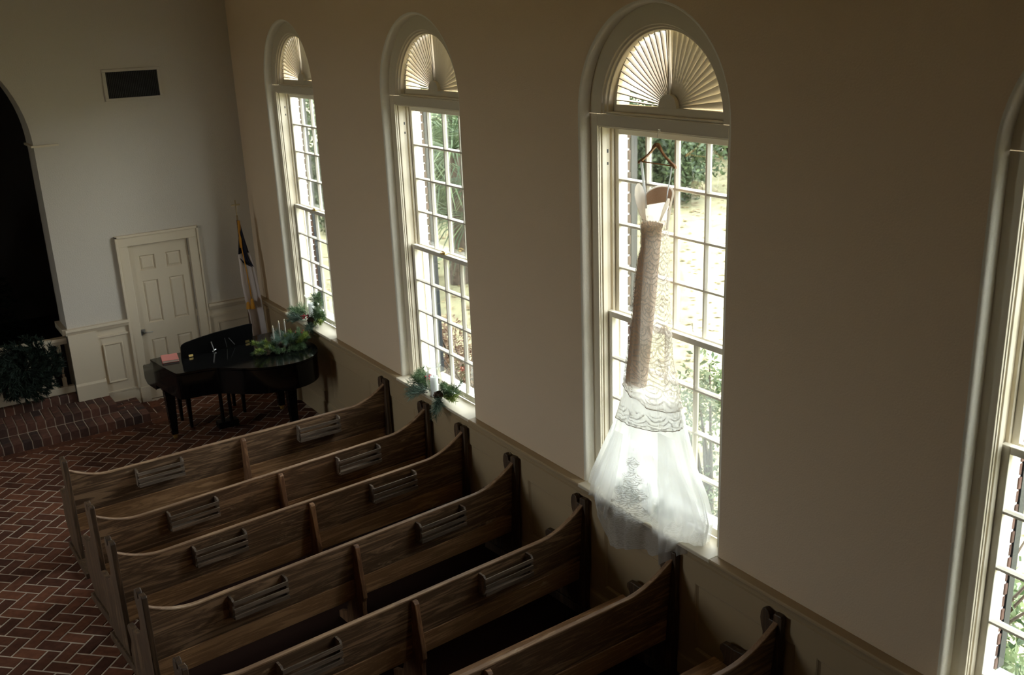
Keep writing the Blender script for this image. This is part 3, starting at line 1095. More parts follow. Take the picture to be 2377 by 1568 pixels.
def make_pew(racks):
    root = thing('church_pew', '', 'pew', (-1.6, 0, 0), group='weathered wooden pews in rows')
    xs = [XA + (XB - XA) * k / 64 for k in range(65)]
    b = MB()
    T = 0.030
    zb = 0.487
    vs = []
    for x in xs:
        zt = ztop(x) - 0.010
        vs += [(x, yrake(zb), zb), (x, yrake(zt), zt), (x, yrake(zt) + T, zt), (x, yrake(zb) + T, zb)]
    fs = [(0, 1, 2, 3), tuple(len(vs) - 4 + i for i in (3, 2, 1, 0))]
    for k in range(64):
        for i in range(4):
            fs.append((k * 4 + i, k * 4 + (i + 1) % 4, (k + 1) * 4 + (i + 1) % 4, (k + 1) * 4 + i))
    b.add(vs, fs)
    b.build('backrest', M_PEW, root)
    b = MB()
    vs, fs = [], []
    for x in xs:
        zt = ztop(x)
        y = yrake(zt)
        vs += [(x, y - 0.003, zt - 0.012), (x, y - 0.003, zt - 0.003), (x, y, zt), (x, y + T, zt), (x, y + T + 0.003, zt - 0.003), (x, y + T + 0.003, zt - 0.012)]
    for k in range(64):
        for i in range(6):
            fs.append((k * 6 + i, k * 6 + (i + 1) % 6, (k + 1) * 6 + (i + 1) % 6, (k + 1) * 6 + i))
    fs += [(0, 1, 2, 3, 4, 5), tuple(len(vs) - 6 + i for i in (5, 4, 3, 2, 1, 0))]
    b.add(vs, fs)
    b.build('top_edge', M_EDGE, root)['label'] = 'worn top edge of the back, paler with light painted in'
    b = MB()
    b.hexa([(XA, yrake(.31) - 0.006, 0.31), (XB, yrake(.31) - 0.006, 0.31), (XB, yrake(.31) + 0.028, 0.31), (XA, yrake(.31) + 0.028, 0.31),
            (XA, yrake(.484) - 0.004, 0.482), (XB, yrake(.484) - 0.004, 0.482), (XB, yrake(.484) + 0.028, 0.482), (XA, yrake(.484) + 0.028, 0.482)])
    b.build('lower_board', M_PEWL, root, bevel=0.004)['label'] = 'lighter orange-brown lower back plank'
    b = MB()
    b.hexa([(XA, 0.05, 0.40), (XB, 0.05, 0.40), (XB, 0.50, 0.43), (XA, 0.50, 0.43), (XA, 0.05, 0.428), (XB, 0.05, 0.428), (XB, 0.50, 0.458), (XA, 0.50, 0.458)])
    b.build('seat', M_PEWL, root, bevel=0.004)
    # end panels
    prof = [(-0.045, 0.075), (-0.045, 1.025), (-0.038, 1.04), (0.015, 1.04), (0.022, 1.03), (0.022, 0.985), (0.05, 0.985), (0.052, 1.005), (0.062, 1.03),
            (0.085, 1.045), (0.108, 1.035), (0.122, 1.005), (0.126, 0.96), (0.118, 0.915), (0.102, 0.87), (0.10, 0.80), (0.12, 0.72), (0.17, 0.655), (0.25, 0.615),
            (0.33, 0.60), (0.385, 0.605), (0.43, 0.60), (0.455, 0.575), (0.455, 0.54), (0.43, 0.515), (0.415, 0.47), (0.44, 0.42), (0.47, 0.36), (0.46, 0.28),
            (0.40, 0.18), (0.345, 0.11), (0.33, 0.075)]
    for x in (XA - 0.038, XB):
        b = MB()
        b.prism(prof, 0, x, x + 0.040)
        e = b.build('end_panel', M_PEWZ, root, bevel=0.006)
        b = MB()
        b.prism([(-0.30, 0.0), (-0.30, 0.052), (-0.285, 0.06), (-0.05, 0.078), (0.38, 0.078), (0.42, 0.06), (0.43, 0.0)], 0, x - 0.018, x + 0.058)
        b.build('foot', M_PEWZ, e, bevel=0.005)
    # middle support behind the back
    b = MB()
    dp = [(0.02, 0.79), (-0.015, 0.805), (-0.035, 0.80), (-0.048, 0.785), (-0.052, 0.76), (-0.066, 0.62), (-0.085, 0.50), (-0.098, 0.42), (-0.098, 0.37), (-0.078, 0.33),
          (-0.07, 0.25), (-0.085, 0.12), (-0.115, 0.0), (0.34, 0.0), (0.34, 0.06), (0.20, 0.12), (0.16, 0.25), (0.24, 0.40), (0.05, 0.41)]
    b.prism(dp, 0, -0.050, -0.012)
    b.build('center_support', M_PEWO, root, bevel=0.005)
    if racks:
        for (x0, x1, za) in ((0.525, 0.975, 0.615), (-1.055, -0.625, 0.612)):
            r_ = MB()
            for x in (x0, x1 - 0.016):
                r_.prism([(yrake(za) , za), (yrake(za) - 0.055, za + 0.01), (yrake(za) - 0.072, za + 0.04), (-0.070, za + 0.15), (-0.055, za + 0.168), (-0.02, za + 0.168), (0.012, za + 0.168)], 0, x, x + 0.016)
            r_.box(x0, x1, -0.06, yrake(za) + 0.003, za + 0.002, za + 0.014)
            rk = r_.build('hymnal_rack', M_RACK, root)
            for k, (z0, z1) in enumerate(((za + 0.005, za + 0.038), (za + 0.060, za + 0.093), (za + 0.118, za + 0.150))):
                s_ = MB()
                s_.box(x0 + 0.004, x1 - 0.004, -0.079, -0.069, z0, z1)
                s_.build('rack_slat', M_RACK, rk, bevel=0.002)
    return root
p1 = make_pew(True)
p2 = make_pew(False)
for i, (yy, sl, rk, _) in enumerate(PEWS):
    if i == 0:
        o = p1
    elif i == 5:
        o = p2
    else:
        o = copy_tree(p1 if rk else p2)
    o.location = (-1.6, yy, 0)
    o.rotation_euler = (0, 0, math.atan(sl))
    o['label'] = PLAB[i]

# ------------------------------------------------------------------ grand piano
ptop_ = 1.0
OUT = [(-1.835, -1.43), (-1.80, -1.72), (-1.745, -2.08), (-1.715, -2.135), (-1.65, -2.15), (-1.50, -2.165), (-1.36, -2.20), (-1.25, -2.275), (-1.13, -2.40), (-1.02, -2.485), (-0.90, -2.555), (-0.75, -2.61), (-0.58, -2.63),
       (-0.43, -2.60), (-0.30, -2.52), (-0.20, -2.39), (-0.145, -2.22), (-0.14, -2.05), (-0.18, -1.70), (-0.225, -1.33)]
pn = thing('grand_piano', 'glossy black baby grand piano with raised music desk beside door', 'piano', (-1.0, -1.85, 0))
def L(p):
    return (p[0] + 1.0, p[1] + 1.85)
def smooth_loop(pts, sub):
    out = []
    n = len(pts)
    for i in range(n - 1):
        p0, p1, p2, p3 = pts[max(i - 1, 0)], pts[i], pts[i + 1], pts[min(i + 2, n - 1)]
        for k in range(sub):
            t_ = k / sub
            out.append(tuple(0.5 * (2 * p1[q] + (p2[q] - p0[q]) * t_ + (2 * p0[q] - 5 * p1[q] + 4 * p2[q] - p3[q]) * t_ ** 2 + (3 * p1[q] - p0[q] - 3 * p2[q] + p3[q]) * t_ ** 3) for q in (0, 1)))
    return out + [pts[-1]]
PO = [L(p) for p in smooth_loop(OUT, 4)]
b = MB()
b.prism(PO, 2, 0.685, 0.965)
cs = b.build('case', M_PIANO, pn, smooth=True)
cs.data.set_sharp_from_angle(angle=radians(35))
b = MB()
cxp = sum(p[0] for p in PO) / len(PO)
cyp = sum(p[1] for p in PO) / len(PO)
LO = [(cxp + (p[0] - cxp) * 1.012, cyp + (p[1] - cyp) * 1.016) for p in PO]
b.prism(LO, 2, 0.972, 0.996)
ld = b.build('lid', M_PIANO, pn, smooth=True)
ld.data.set_sharp_from_angle(angle=radians(35))
b = MB()
ud = Vector((0.9945, 0.1045, 0)).normalized()
def PL(u, vv, z):        # along keyboard, towards player
    q = Vector((-1.835, -1.43, 0)) + ud * u + Vector((-ud.y, ud.x, 0)) * vv
    return (q.x + 1.0, q.y + 1.85, z)
def pbox(b, u0, u1, v0, v1, z0, z1):
    b.hexa([PL(u0, v0, z0), PL(u1, v0, z0), PL(u1, v1, z0), PL(u0, v1, z0), PL(u0, v0, z1), PL(u1, v0, z1), PL(u1, v1, z1), PL(u0, v1, z1)])
for (u0, u1) in ((0.0, 0.075), (1.55, 1.62)):
    b = MB()
    vs = []
    for u in (u0, u1):
        for (vv, z) in ((-0.02, 0.63), (0.26, 0.63), (0.33, 0.68), (0.33, 0.83), (0.28, 0.86), (0.06, 0.865), (0.04, 0.95), (-0.02, 0.965)):
            vs.append(PL(u, vv, z))
    n = 8
    b.add(vs, [tuple(range(n)), tuple(range(2 * n - 1, n - 1, -1))] + [(i, (i + 1) % n, n + (i + 1) % n, n + i) for i in range(n)])
    b.build('key_arm', M_PIANO, pn, bevel=0.006)
b = MB()
pbox(b, 0.07, 1.56, 0.0, 0.31, 0.64, 0.71)
pbox(b, 0.07, 1.56, 0.0, 0.03, 0.71, 0.94)
b.build('key_bed', M_PIANO2, pn)
b = MB()
pbox(b, 0.08, 1.55, 0.10, 0.27, 0.712, 0.735)
b.build('keyboard', M_PAPER, pn)
# music desk, standing near the keyboard edge of the lid
b = MB()
def PD(u, h, t):
    q = Vector((-1.545, -1.655, 0)) + Vector((0.9915, 0.13, 0)).normalized() * u
    lean = -0.17 * h
    nrm = Vector((-0.13, 0.9915, 0))
    q = q + nrm * (lean + t)
    return (q.x + 1.0, q.y + 1.85, 0.998 + h)
prof = [(0.0, 0.0), (0.885, 0.0), (0.885, 0.225), (0.84, 0.232), (0.6, 0.228), (0.4, 0.222), (0.2, 0.205), (0.05, 0.185), (0.012, 0.165), (0.0, 0.14)]
vs = [PD(u, h, 0) for u, h in prof] + [PD(u, h, 0.018) for u, h in prof]
n = len(prof)
b.add(vs, [tuple(range(n)), tuple(range(2 * n - 1, n - 1, -1))] + [(i, (i + 1) % n, n + (i + 1) % n, n + i) for i in range(n)])
dk = b.build('music_desk', M_PIANO2, pn, bevel=0.003)
for u in (0.08, 0.79):
    b = MB()
    ps = [PD(u, 0.004, -0.012), PD(u + 0.05, 0.004, -0.012), PD(u + 0.05, 0.004, 0), PD(u, 0.004, 0), PD(u, 0.03, -0.006), PD(u + 0.05, 0.03, -0.006), PD(u + 0.05, 0.03, 0), PD(u, 0.03, 0)]
    b.hexa(ps)
    b.build('hinge', M_BRASS, dk)
b = MB()
b.tube([PD(0.36, 0.125, -0.004), PD(0.38, 0.01, -0.035)], 0.007, 6)
b.tube([PD(0.36, 0.008, -0.03), PD(0.41, 0.02, -0.01)], 0.006, 6)
b.build('desk_prop', M_STEEL, dk)
b = MB()
b.tube([PD(0.53, 0.13, -0.004), PD(0.55, 0.01, -0.012)], 0.003, 5)
b.tube([PD(0.58, 0.12, -0.004), PD(0.65, 0.02, -0.008)], 0.003, 5)
b.build('desk_brace', M_STEEL, dk)
for (x, y) in ((-1.715, -1.50), (-0.36, -1.42), (-0.52, -2.27)):
    b = MB()
    x += 1.0
    y += 1.85
    s0, s1, s2 = 0.062, 0.055, 0.036
    for (za, zb_, ra, rb_) in ((0.69, 0.62, 0.075, 0.07), (0.62, 0.56, s0 - 0.006, s0 - 0.006), (0.56, 0.06, s1, s2)):
        b.hexa([(x - rb_, y - rb_, zb_), (x + rb_, y - rb_, zb_), (x + rb_, y + rb_, zb_), (x - rb_, y + rb_, zb_), (x - ra, y - ra, za), (x + ra, y - ra, za), (x + ra, y + ra, za), (x - ra, y + ra, za)])
    lg = b.build('leg', M_PIANO, pn, bevel=0.004)
    b = MB()
    b.lathe([(0.02, 0.035), (0.034, 0.045), (0.036, 0.075)], (x, y, 0), 12)
    b.lathe([(0.012, 0.0), (0.024, 0.008), (0.024, 0.03), (0.012, 0.04)], (x, y, 0), 12)
    b.build('caster', M_BRASS, lg)
b = MB()
for dx in (-0.05, 0.05):
    b.tube([(-0.13 + dx, 0.16, 0.69), (-0.13 + dx, 0.17, 0.12)], 0.022, 8)
b.box(-0.25, -0.01, 0.12, 0.24, 0.06, 0.14)
ly = b.build('pedal_lyre', M_PIANO2, pn)
for k in range(3):
    b = MB()
    b.box(-0.20 + k * 0.06, -0.175 + k * 0.06, 0.22, 0.32, 0.075, 0.085)
    b.build('pedal', M_BRASS, ly, bevel=0.003)

bn = thing('piano_bench', 'black piano bench standing between grand piano and door', 'bench', (-1.13, -1.10, 0), radians(6))
b = MB()
b.box(-0.39, 0.39, -0.18, 0.18, 0.43, 0.50)
b.build('seat', M_PIANO2, bn, bevel=0.01)
for sx in (-1, 1):
    for sy in (-1, 1):
        b = MB()
        x, y = sx * 0.345, sy * 0.15
        b.hexa([(x - .015, y - .015, 0), (x + .015, y - .015, 0), (x + .015, y + .015, 0), (x - .015, y + .015, 0), (x - .026, y - .026, .43), (x + .026, y - .026, .43), (x + .026, y + .026, .43), (x - .026, y + .026, .43)])
        b.build('leg', M_PIANO2, bn)

# book on the piano
bk = thing('hymn_book', 'thin salmon-pink book lying at the left end of the piano', 'book', (-1.66, -1.575, 0.998), radians(-10))
b = MB()
b.box(-0.085, 0.085, -0.115, 0.115, 0.003, 0.023)
b.build('pages', M_PAPER, bk)
b = MB()
b.box(-0.09, 0.09, -0.12, 0.12, 0.023, 0.027)
b.box(-0.09, 0.09, -0.12, 0.12, 0.0, 0.003)
b.box(-0.093, -0.088, -0.12, 0.12, 0.0, 0.027)
b.build('cover', M_BOOK, bk)

# ------------------------------------------------------------------ greenery, candles
def pine_cone(root, loc, r=0.035, tilt=(0, 0, 0)):
    b = MB()
    b.lathe([(0.25 * r, -r), (0.7 * r, -0.6 * r), (0.75 * r, 0), (0.5 * r, 0.7 * r), (0.1 * r, 1.15 * r)], (0, 0, 0), 8)
    for lv in range(8):
        z = r * (-0.9 + lv * 0.26)
        rr = r * (0.95 if lv < 5 else 0.95 - 0.2 * (lv - 4))
        for k in range(8):
            a = 2 * pi * (k + 0.5 * (lv % 2)) / 8
            da = 0.36
            b.add([(rr * 0.4 * cos(a - da), rr * 0.4 * sin(a - da), z - .05 * r), (rr * 0.4 * cos(a + da), rr * 0.4 * sin(a + da), z - .05 * r),
                   (rr * 1.1 * cos(a + da * .7), rr * 1.1 * sin(a + da * .7), z + 0.22 * r), (rr * 1.1 * cos(a - da * .7), rr * 1.1 * sin(a - da * .7), z + 0.22 * r)], [(0, 1, 2, 3)])
    o = b.build('pine_cone', M_CONE, root, loc=loc)
    o.rotation_euler = tilt
    return o

def berries(root, loc, n, R_):
    b = MB()
    for k in range(n):
        d = Vector((rnd.gauss(0, 1), rnd.gauss(0, 1), rnd.gauss(0, 1) * 0.6)) * R_ * 0.5
        r = 0.0085
        b.lathe([(0.3 * r, -r), (0.85 * r, -0.5 * r), (r, 0), (0.85 * r, 0.5 * r), (0.3 * r, r)], d, 8)
    return b.build('berry_cluster', M_BERRY, root, smooth=True, loc=loc, kind='stuff')

def twig(b, p, d, L, r=0.003):
    d = Vector(d).normalized()
    p = Vector(p)
    b.tube([p, p + d * L * 0.5, p + d * L], [r, r * 0.8, r * 0.4], 5)

def greenery(root, specs, mats):
    """specs: (material key, point, direction, length, needles, needle length, spread, droop)"""
    by = {}
    tw = MB()
    for k, p, d, L_, n, nl, sp, dr_ in specs:
        spray(by.setdefault(k, MB()), p, d, L_, n, nl, 0.0016 if k != 'y' else 0.0024, sp, dr_)
        twig(tw, p, d, L_ * 0.8)
    for k, b in by.items():
        b.build({'g': 'pine_sprig', 'b': 'frosted_sprig', 'y': 'cedar_sprig'}[k], mats[k], root, kind='stuff')
    tw.build('twigs', M_BARK, root, kind='stuff')
GM = {'g': M_NEEDLE, 'b': M_NEEDLEB, 'y': M_NEEDLEY}

def pillar(label, loc, h, r=0.038):
    t = thing('pillar_candle', label, 'candle', loc)
    b = MB()
    b.lathe([(r * 0.96, 0), (r, 0.004), (r, h - 0.006), (r * 0.96, h), (r * 0.8, h - 0.006), (0.004, h - 0.010)], (0, 0, 0), 24)
    b.build('wax', M_CANDLE, t, smooth=True)
    b = MB()
    b.tube([(0, 0, h - 0.01), (0.001, 0, h + 0.012)], 0.0018, 5)
    b.build('wick', M_IRON, t)
    return t
def hurricane(label, loc):
    b = MB()
    prof = [(0.048, 0.0), (0.05, 0.006), (0.046, 0.02), (0.058, 0.07), (0.074, 0.13), (0.078, 0.18), (0.068, 0.235), (0.060, 0.27), (0.064, 0.30), (0.076, 0.325)]
    n = 32
    vs, fs = [], []
    full = prof + [(r - 0.003, z) for r, z in reversed(prof)]
    for i, (r, z) in enumerate(full):
        for k in range(n):
            a = 2 * pi * k / n
            wv = 1 + (0.07 * sin(6 * a) if z > 0.28 else 0)
            vs.append((r * wv * cos(a), r * wv * sin(a), z + (0.01 * sin(6 * a + 1) if z > 0.31 else 0)))
    for i in range(len(full) - 1):
        for k in range(n):
            fs.append((i * n + k, i * n + (k + 1) % n, (i + 1) * n + (k + 1) % n, (i + 1) * n + k))
    b.add(vs, fs)
    o = b.build('hurricane_glass', M_HURR, None, smooth=True, loc=loc)
    return tag(o, label, 'glass')

# window 2 sill group
def sill_group(cx, cy, name, mirror=False, tall=False):
    t = thing('pine_arrangement', name, 'greenery', (cx, cy, ZR))
    sp = []
    U = rnd.uniform
    for k in range(20):                     # far (left in picture) cluster
        sp.append(('g', (U(-0.06, 0.06), U(0.08, 0.24), U(0.01, 0.09)), (U(-1.0, 0.1), U(0.0, 1.2), U(0.0, 1.0)), U(0.10, 0.18), 120, 0.055, 0.9, 0.05))
    for k in range(7):
        sp.append(('b', (U(-0.08, 0.0), U(0.02, 0.2), U(0.01, 0.06)), (U(-1.0, -0.4), U(0.0, 0.9), U(-0.15, 0.3)), U(0.12, 0.18), 110, 0.075, 0.6, 0.2))
    for k in range(20):                     # near (right in picture) cluster
        sp.append(('g', (U(-0.02, 0.08), U(-0.28, -0.09), U(0.01, 0.10)), (U(-0.4, 0.1), U(-0.9, -0.1), U(0.3, 1.3)), U(0.10, 0.17), 120, 0.05, 0.8, 0.0))
    for k in range(7):
        sp.append(('b', (U(-0.06, -0.02), U(-0.22, -0.11), U(0.01, 0.04)), (U(-0.9, -0.2), U(-1.0, -0.4), U(-0.3, 0.1)), U(0.13, 0.20), 110, 0.085, 0.55, 0.3))
    for k in range(4):
        sp.append(('y', (U(-0.03, 0.04), U(-0.26, -0.12), 0.04), (U(-0.4, 0.3), -1.0, U(0.0, 0.5)), U(0.14, 0.24), 110, 0.05, 0.6, 0.1))
    if tall:
        for k in range(22):
            h_ = U(0.05, 0.34)
            sp.append(('g', (0.07, U(-0.30, -0.06) + 0.25 * (h_ - 0.2), h_), (U(-0.6, 0.0), U(-0.6, 0.6), U(0.2, 1.0)), U(0.09, 0.14), 110, 0.05, 0.9, 0.0))
    greenery(t, sp, GM)
    pine_cone(t, (-0.045, -0.135, 0.055), 0.042, (1.1, 0.4, 0))
    pine_cone(t, (0.03, 0.075, 0.05), 0.034, (0.8, -0.5, 0))
    berries(t, (0.01, 0.125, 0.15) if not tall else (-0.04, 0.08, 0.06), 26, 0.045)
    return t
sill_group(-0.005, WC[1] + 0.0, 'pine and berry arrangement on the second window sill, near the pew end')
sill_group(0.03, WC[0] + 0.12, 'pine and berry arrangement on the far window sill, above the piano', tall=True)
pillar('white pillar candle among pine on the second window sill', (-0.022, -4.890, ZR + 0.006), 0.20)
hurricane('wavy-rimmed glass shade round the candle on second window sill', (-0.022, -4.890, ZR))
pillar('white pillar candle among pine on the far window sill above piano', (0.058, -1.700, ZR + 0.006), 0.225)
hurricane('wavy-rimmed glass shade round the candle on far window sill', (0.058, -1.700, ZR))
pillar('white pillar candle on the sill behind the sheer dress hem', (0.045, -7.90, ZR + 0.006), 0.21)
t = thing('pine_arrangement', 'pine sprigs on the sill hidden behind the sheer dress hem', 'greenery', (0.06, -7.85, ZR))
greenery(t, [('g', (0.0, 0.06, 0.02), (rnd.uniform(-0.3, 0.3), 1.0, rnd.uniform(0.1, 0.9)), 0.22, 200, 0.05, 0.7, 0.05) for k in range(5)] +
         [('g', (0.0, -0.10, 0.02), (rnd.uniform(-0.2, 0.2), -0.8, rnd.uniform(0.1, 0.9)), 0.20, 200, 0.05, 0.7, 0.05) for k in range(4)], GM)

# piano arrangement
t = thing('pine_centerpiece', 'mixed pine and cedar spray with pine cone on the piano lid', 'greenery', (-0.50, -2.03, 0.998))
sp = []
U = rnd.uniform
for k in range(16):
    sp.append(('y' if k % 3 == 0 else 'g', (U(-0.26, -0.04), U(-0.14, 0.05), U(0.01, 0.05)), (-1.0 * U(0.2, 1), U(-0.9, 0.5), U(0.0, 0.7)), U(0.10, 0.18), 130, 0.05, 0.8, 0.1))
for k in range(24):
    sp.append(('y' if k % 3 == 0 else 'g', (U(0.06, 0.25), U(-0.09, 0.07), U(0.01, 0.07)), (U(-0.4, 0.8), U(-0.8, 0.4), U(0.1, 0.9)), U(0.10, 0.17), 130, 0.045, 0.8, 0.05))
for k in range(16):
    sp.append(('b', (U(-0.12, 0.10), U(-0.07, 0.07), U(0.01, 0.06)), (U(-0.9, 0.8), U(-1, 0.8), U(0.1, 0.8)), U(0.10, 0.16), 100, 0.08, 0.6, 0.0))
for k in range(12):
    sp.append(('g', (U(-0.15, 0.2), U(-0.12, -0.02), 0.02), (U(-0.8, 0.9), -1.0, U(0.0, 0.3)), U(0.10, 0.15), 120, 0.05, 0.8, 0.1))
greenery(t, sp, GM)
pine_cone(t, (0.0, -0.05, 0.06), 0.036, (0.6, 0.5, 0))
berries(t, (0.26, -0.02, 0.16), 4, 0.05)
TL = ['left of the three silver taper candles on the piano, standing lowest', 'middle of the three silver taper candles on the piano', 'right of the three silver taper candles, nearest the window']
M_TAPER = plain('silver_wax', (0.55, 0.52, 0.47), 0.35)
for k, (x, y) in enumerate(((-0.565, -2.025), (-0.475, -1.985), (-0.392, -1.945))):
    t = thing('taper_candle', TL[k], 'candle', (x, y, 1.0), group='silver tapers on the piano')
    b = MB()
    h = 0.29 if k == 0 else (0.325 if k == 1 else 0.315)
    b.lathe([(0.011, 0), (0.0105, 0.05), (0.009, h - 0.045), (0.0085, h - 0.035), (0.0055, h - 0.028)], (0, 0, 0), 12)
    b.build('wax', M_TAPER, t, smooth=True)
    b = MB()
    b.lathe([(0.005, h - 0.03), (0.0068, h - 0.018), (0.005, h - 0.006), (0.001, h)], (0, 0, 0), 10)
    b.build('tip', M_WICK, t, smooth=True)

# ------------------------------------------------------------------ flag in the corner
fl = thing('corner_flag', 'white flag with navy canton and gold cord on a corner pole', 'flag', (-0.285, -0.33, 0))
b = MB()
b.lathe([(0.15, 0.0), (0.15, 0.03), (0.06, 0.06), (0.03, 0.12)], (0, 0, 0), 20)
b.build('base', M_BRASS, fl)
b = MB()
b.tube([(0, 0, 0.1), (0, 0, 2.25)], 0.014, 10)
b.build('pole', wood('pole_wood', (0.06, 0.03, 0.015), (0.14, 0.07, 0.03), (0.14, 0.07, 0.03), 0.9, axis=2), fl)
b = MB()
b.tube([(0, 0, 2.22), (0, 0, 2.31)], 0.012, 10)
b.box(-0.006, 0.006, -0.004, 0.004, 2.31, 2.51)
b.box(-0.055, 0.055, -0.004, 0.004, 2.435, 2.455)
b.build('cross_finial', plain('dull_gilt', (0.35, 0.27, 0.15), 0.45, metal=0.6), fl)
def flag_cloth(name, mat, rows, nf, seed):
    b = MB()
    n = 30
    for (z, xl, xr, dep) in rows:
        for k in range(n + 1):
            u = k / n
            b.v.append((xl + (xr - xl) * u, -0.02 - dep * (0.5 + 0.5 * sin(u * nf * 2 * pi + seed)) * 0.9, z))
    m = n + 1
    for i in range(len(rows) - 1):
        for k in range(n):
            b.f.append((i * m + k, i * m + k + 1, (i + 1) * m + k + 1, (i + 1) * m + k))
    o = b.build(name, mat, fl, smooth=True)
    sm = o.modifiers.new('solid', 'SOLIDIFY')
    sm.thickness = 0.003
    return o
flag_cloth('canton', M_FLAGB, [(2.24, -0.015, 0.02, 0.02), (2.10, -0.025, 0.04, 0.04), (1.95, -0.045, 0.065, 0.05), (1.80, -0.07, 0.095, 0.06), (1.70, -0.02, 0.12, 0.06), (1.62, 0.10, 0.135, 0.06)], 1.5, 2)
flag_cloth('field', M_FLAGW, [(1.82, -0.068, 0.09, 0.055), (1.70, -0.07, 0.115, 0.065), (1.45, -0.075, 0.14, 0.08), (1.2, -0.06, 0.16, 0.09), (1.0, -0.03, 0.17, 0.10), (0.8, -0.02, 0.18, 0.10), (0.55, -0.01, 0.19, 0.10)], 0.9, 1.6)
b = MB()
b.tube([(-0.012, -0.045, 2.24), (-0.02, -0.06, 2.1), (-0.014, -0.08, 1.9), (0.0, -0.115, 1.6), (0.014, -0.125, 1.35), (0.015, -0.13, 1.22)], 0.007, 6)
b.tube([(0.0, -0.04, 2.25), (-0.005, -0.055, 2.15), (-0.015, -0.06, 2.02), (-0.015, -0.06, 1.9)], 0.018, 8)
b.build('gold_cord', M_GOLD, fl, smooth=True)
b = MB()
b.lathe([(0.010, 0.06), (0.022, 0.045), (0.02, 0.02), (0.034, -0.07), (0.030, -0.08)], (0.018, -0.135, 1.17), 12)
b.lathe([(0.008, 0.03), (0.02, 0.015), (0.03, -0.06), (0.026, -0.065)], (-0.035, -0.12, 1.16), 12)
b.build('tassel', M_GOLD, fl, smooth=True)

# ------------------------------------------------------------------ hanger and dress
hg = thing('coat_hanger', 'brown wooden coat hanger hooked on the middle window transom', 'hanger', (0.055, -7.968, 3.70))
b = MB()
yc, zc = 0.0, 0.0
def arm(s, dz):
    top = [(0.0, 0.094), (0.018, 0.090), (0.034, 0.072), (0.05, 0.045), (0.085, 0.015), (0.13, -0.012), (0.165, -0.030), (0.178, -0.042), (0.180, -0.055)]
    bot = [(0.170, -0.055), (0.155, -0.046), (0.10, -0.008), (0.06, 0.022), (0.03, 0.050), (0.0, 0.070)]
    return [(s * y, z) for y, z in top + bot]
for s in (-1, 1):
    b.prism(arm(s, 0), 0, -0.009, 0.009)
b.build('shoulder_bar', M_HANGER, hg, bevel=0.003)
b = MB()
b.tube([(0, -0.148, -0.040), (0, 0.148, -0.040)], 0.0042, 8)
b.build('trouser_bar', M_HANGER, hg)
b = MB()
b.tube([(0, 0, 0.09), (0.002, 0, 0.135), (0.010, 0, 0.16), (0.024, 0, 0.168), (0.03, 0, 0.162)], 0.0016, 6)
b.build('hook', M_STEEL, hg)
b = MB()
b.tube([(0.09, -7.968, 3.872), (0.062, -7.968, 3.876)], 0.003, 6)
tag(b.build('nail', M_STEEL), 'small nail in the transom holding the hanger hook', 'nail')

def interp(tab, z):
    if z >= tab[0][0]:
        return tab[0][1]
    for (z0, a0), (z1, a1) in zip(tab, tab[1:]):
        if z >= z1:
            k = (z0 - z) / (z0 - z1)
            return a0 + (a1 - a0) * k
    return tab[-1][1]
TLF = [(3.33, -7.835), (3.1, -7.838), (3.036, -7.808), (2.888, -7.778), (2.638, -7.751), (2.437, -7.723), (2.242, -7.685), (2.0, -7.650), (1.748, -7.545), (1.6, -7.468), (1.496, -7.415), (1.244, -7.295), (1.12, -7.262), (1.0, -7.33)]
TRT = [(3.35, -8.090), (3.145, -8.119), (2.72, -8.126), (2.54, -8.147), (2.37, -8.161), (2.3, -8.185), (2.176, -8.227), (1.986, -8.273), (1.82, -8.33), (1.657, -8.39), (1.553, -8.448), (1.476, -8.495), (1.313, -8.549), (1.15, -8.52), (1.0, -8.40)]

def cloth_tube(zt, zbot, rows, na, b_of, xc, shrink, folds, seed, yshift=0.0, lo_tab=None, hi_tab=None):
    """closed drape: zbot may be a function of the angle; returns MB with uv"""
    mb = MB()
    mb.uv = []
    rr = random.Random(seed)
    ph = [rr.uniform(0, 6.28) for _ in range(6)]
    for i in range(rows + 1):
        v = i / rows
        for k in range(na + 1):
            a = 2 * pi * k / na
            zb = zbot(a) if callable(zbot) else zbot
            z = zt + (zb - zt) * v
            zz = max(z, 1.02)
            yl, yr = interp(lo_tab or TLF, zz), interp(hi_tab or TRT, zz)
            ycen, W_ = (yl + yr) / 2 + yshift, abs(yl - yr) / 2 * shrink
            bb = b_of(z)
            aw = sqrt(max(W_ * W_ - (1.0 * bb) ** 2, (0.55 * W_) ** 2))
            fo = 1 + folds(v) * (sin(9 * a + ph[0] + 1.5 * v) * 0.6 + sin(17 * a + ph[1] - 2 * v) * 0.35 + sin(5 * a + ph[2]) * 0.5 + sin(31 * a + ph[3] + v) * 0.18)
            y = ycen + aw * cos(a) * (1 + (fo - 1) * 0.15)
            x = xc(z, sin(a)) + bb * sin(a) * fo
            mb.v.append((x, y, z))
            mb.uv.append((k / na, v))
    m = na + 1
    for i in range(rows):
        for k in range(na):
            mb.f.append((i * m + k, i * m + k + 1, (i + 1) * m + k + 1, (i + 1) * m + k))
    return mb

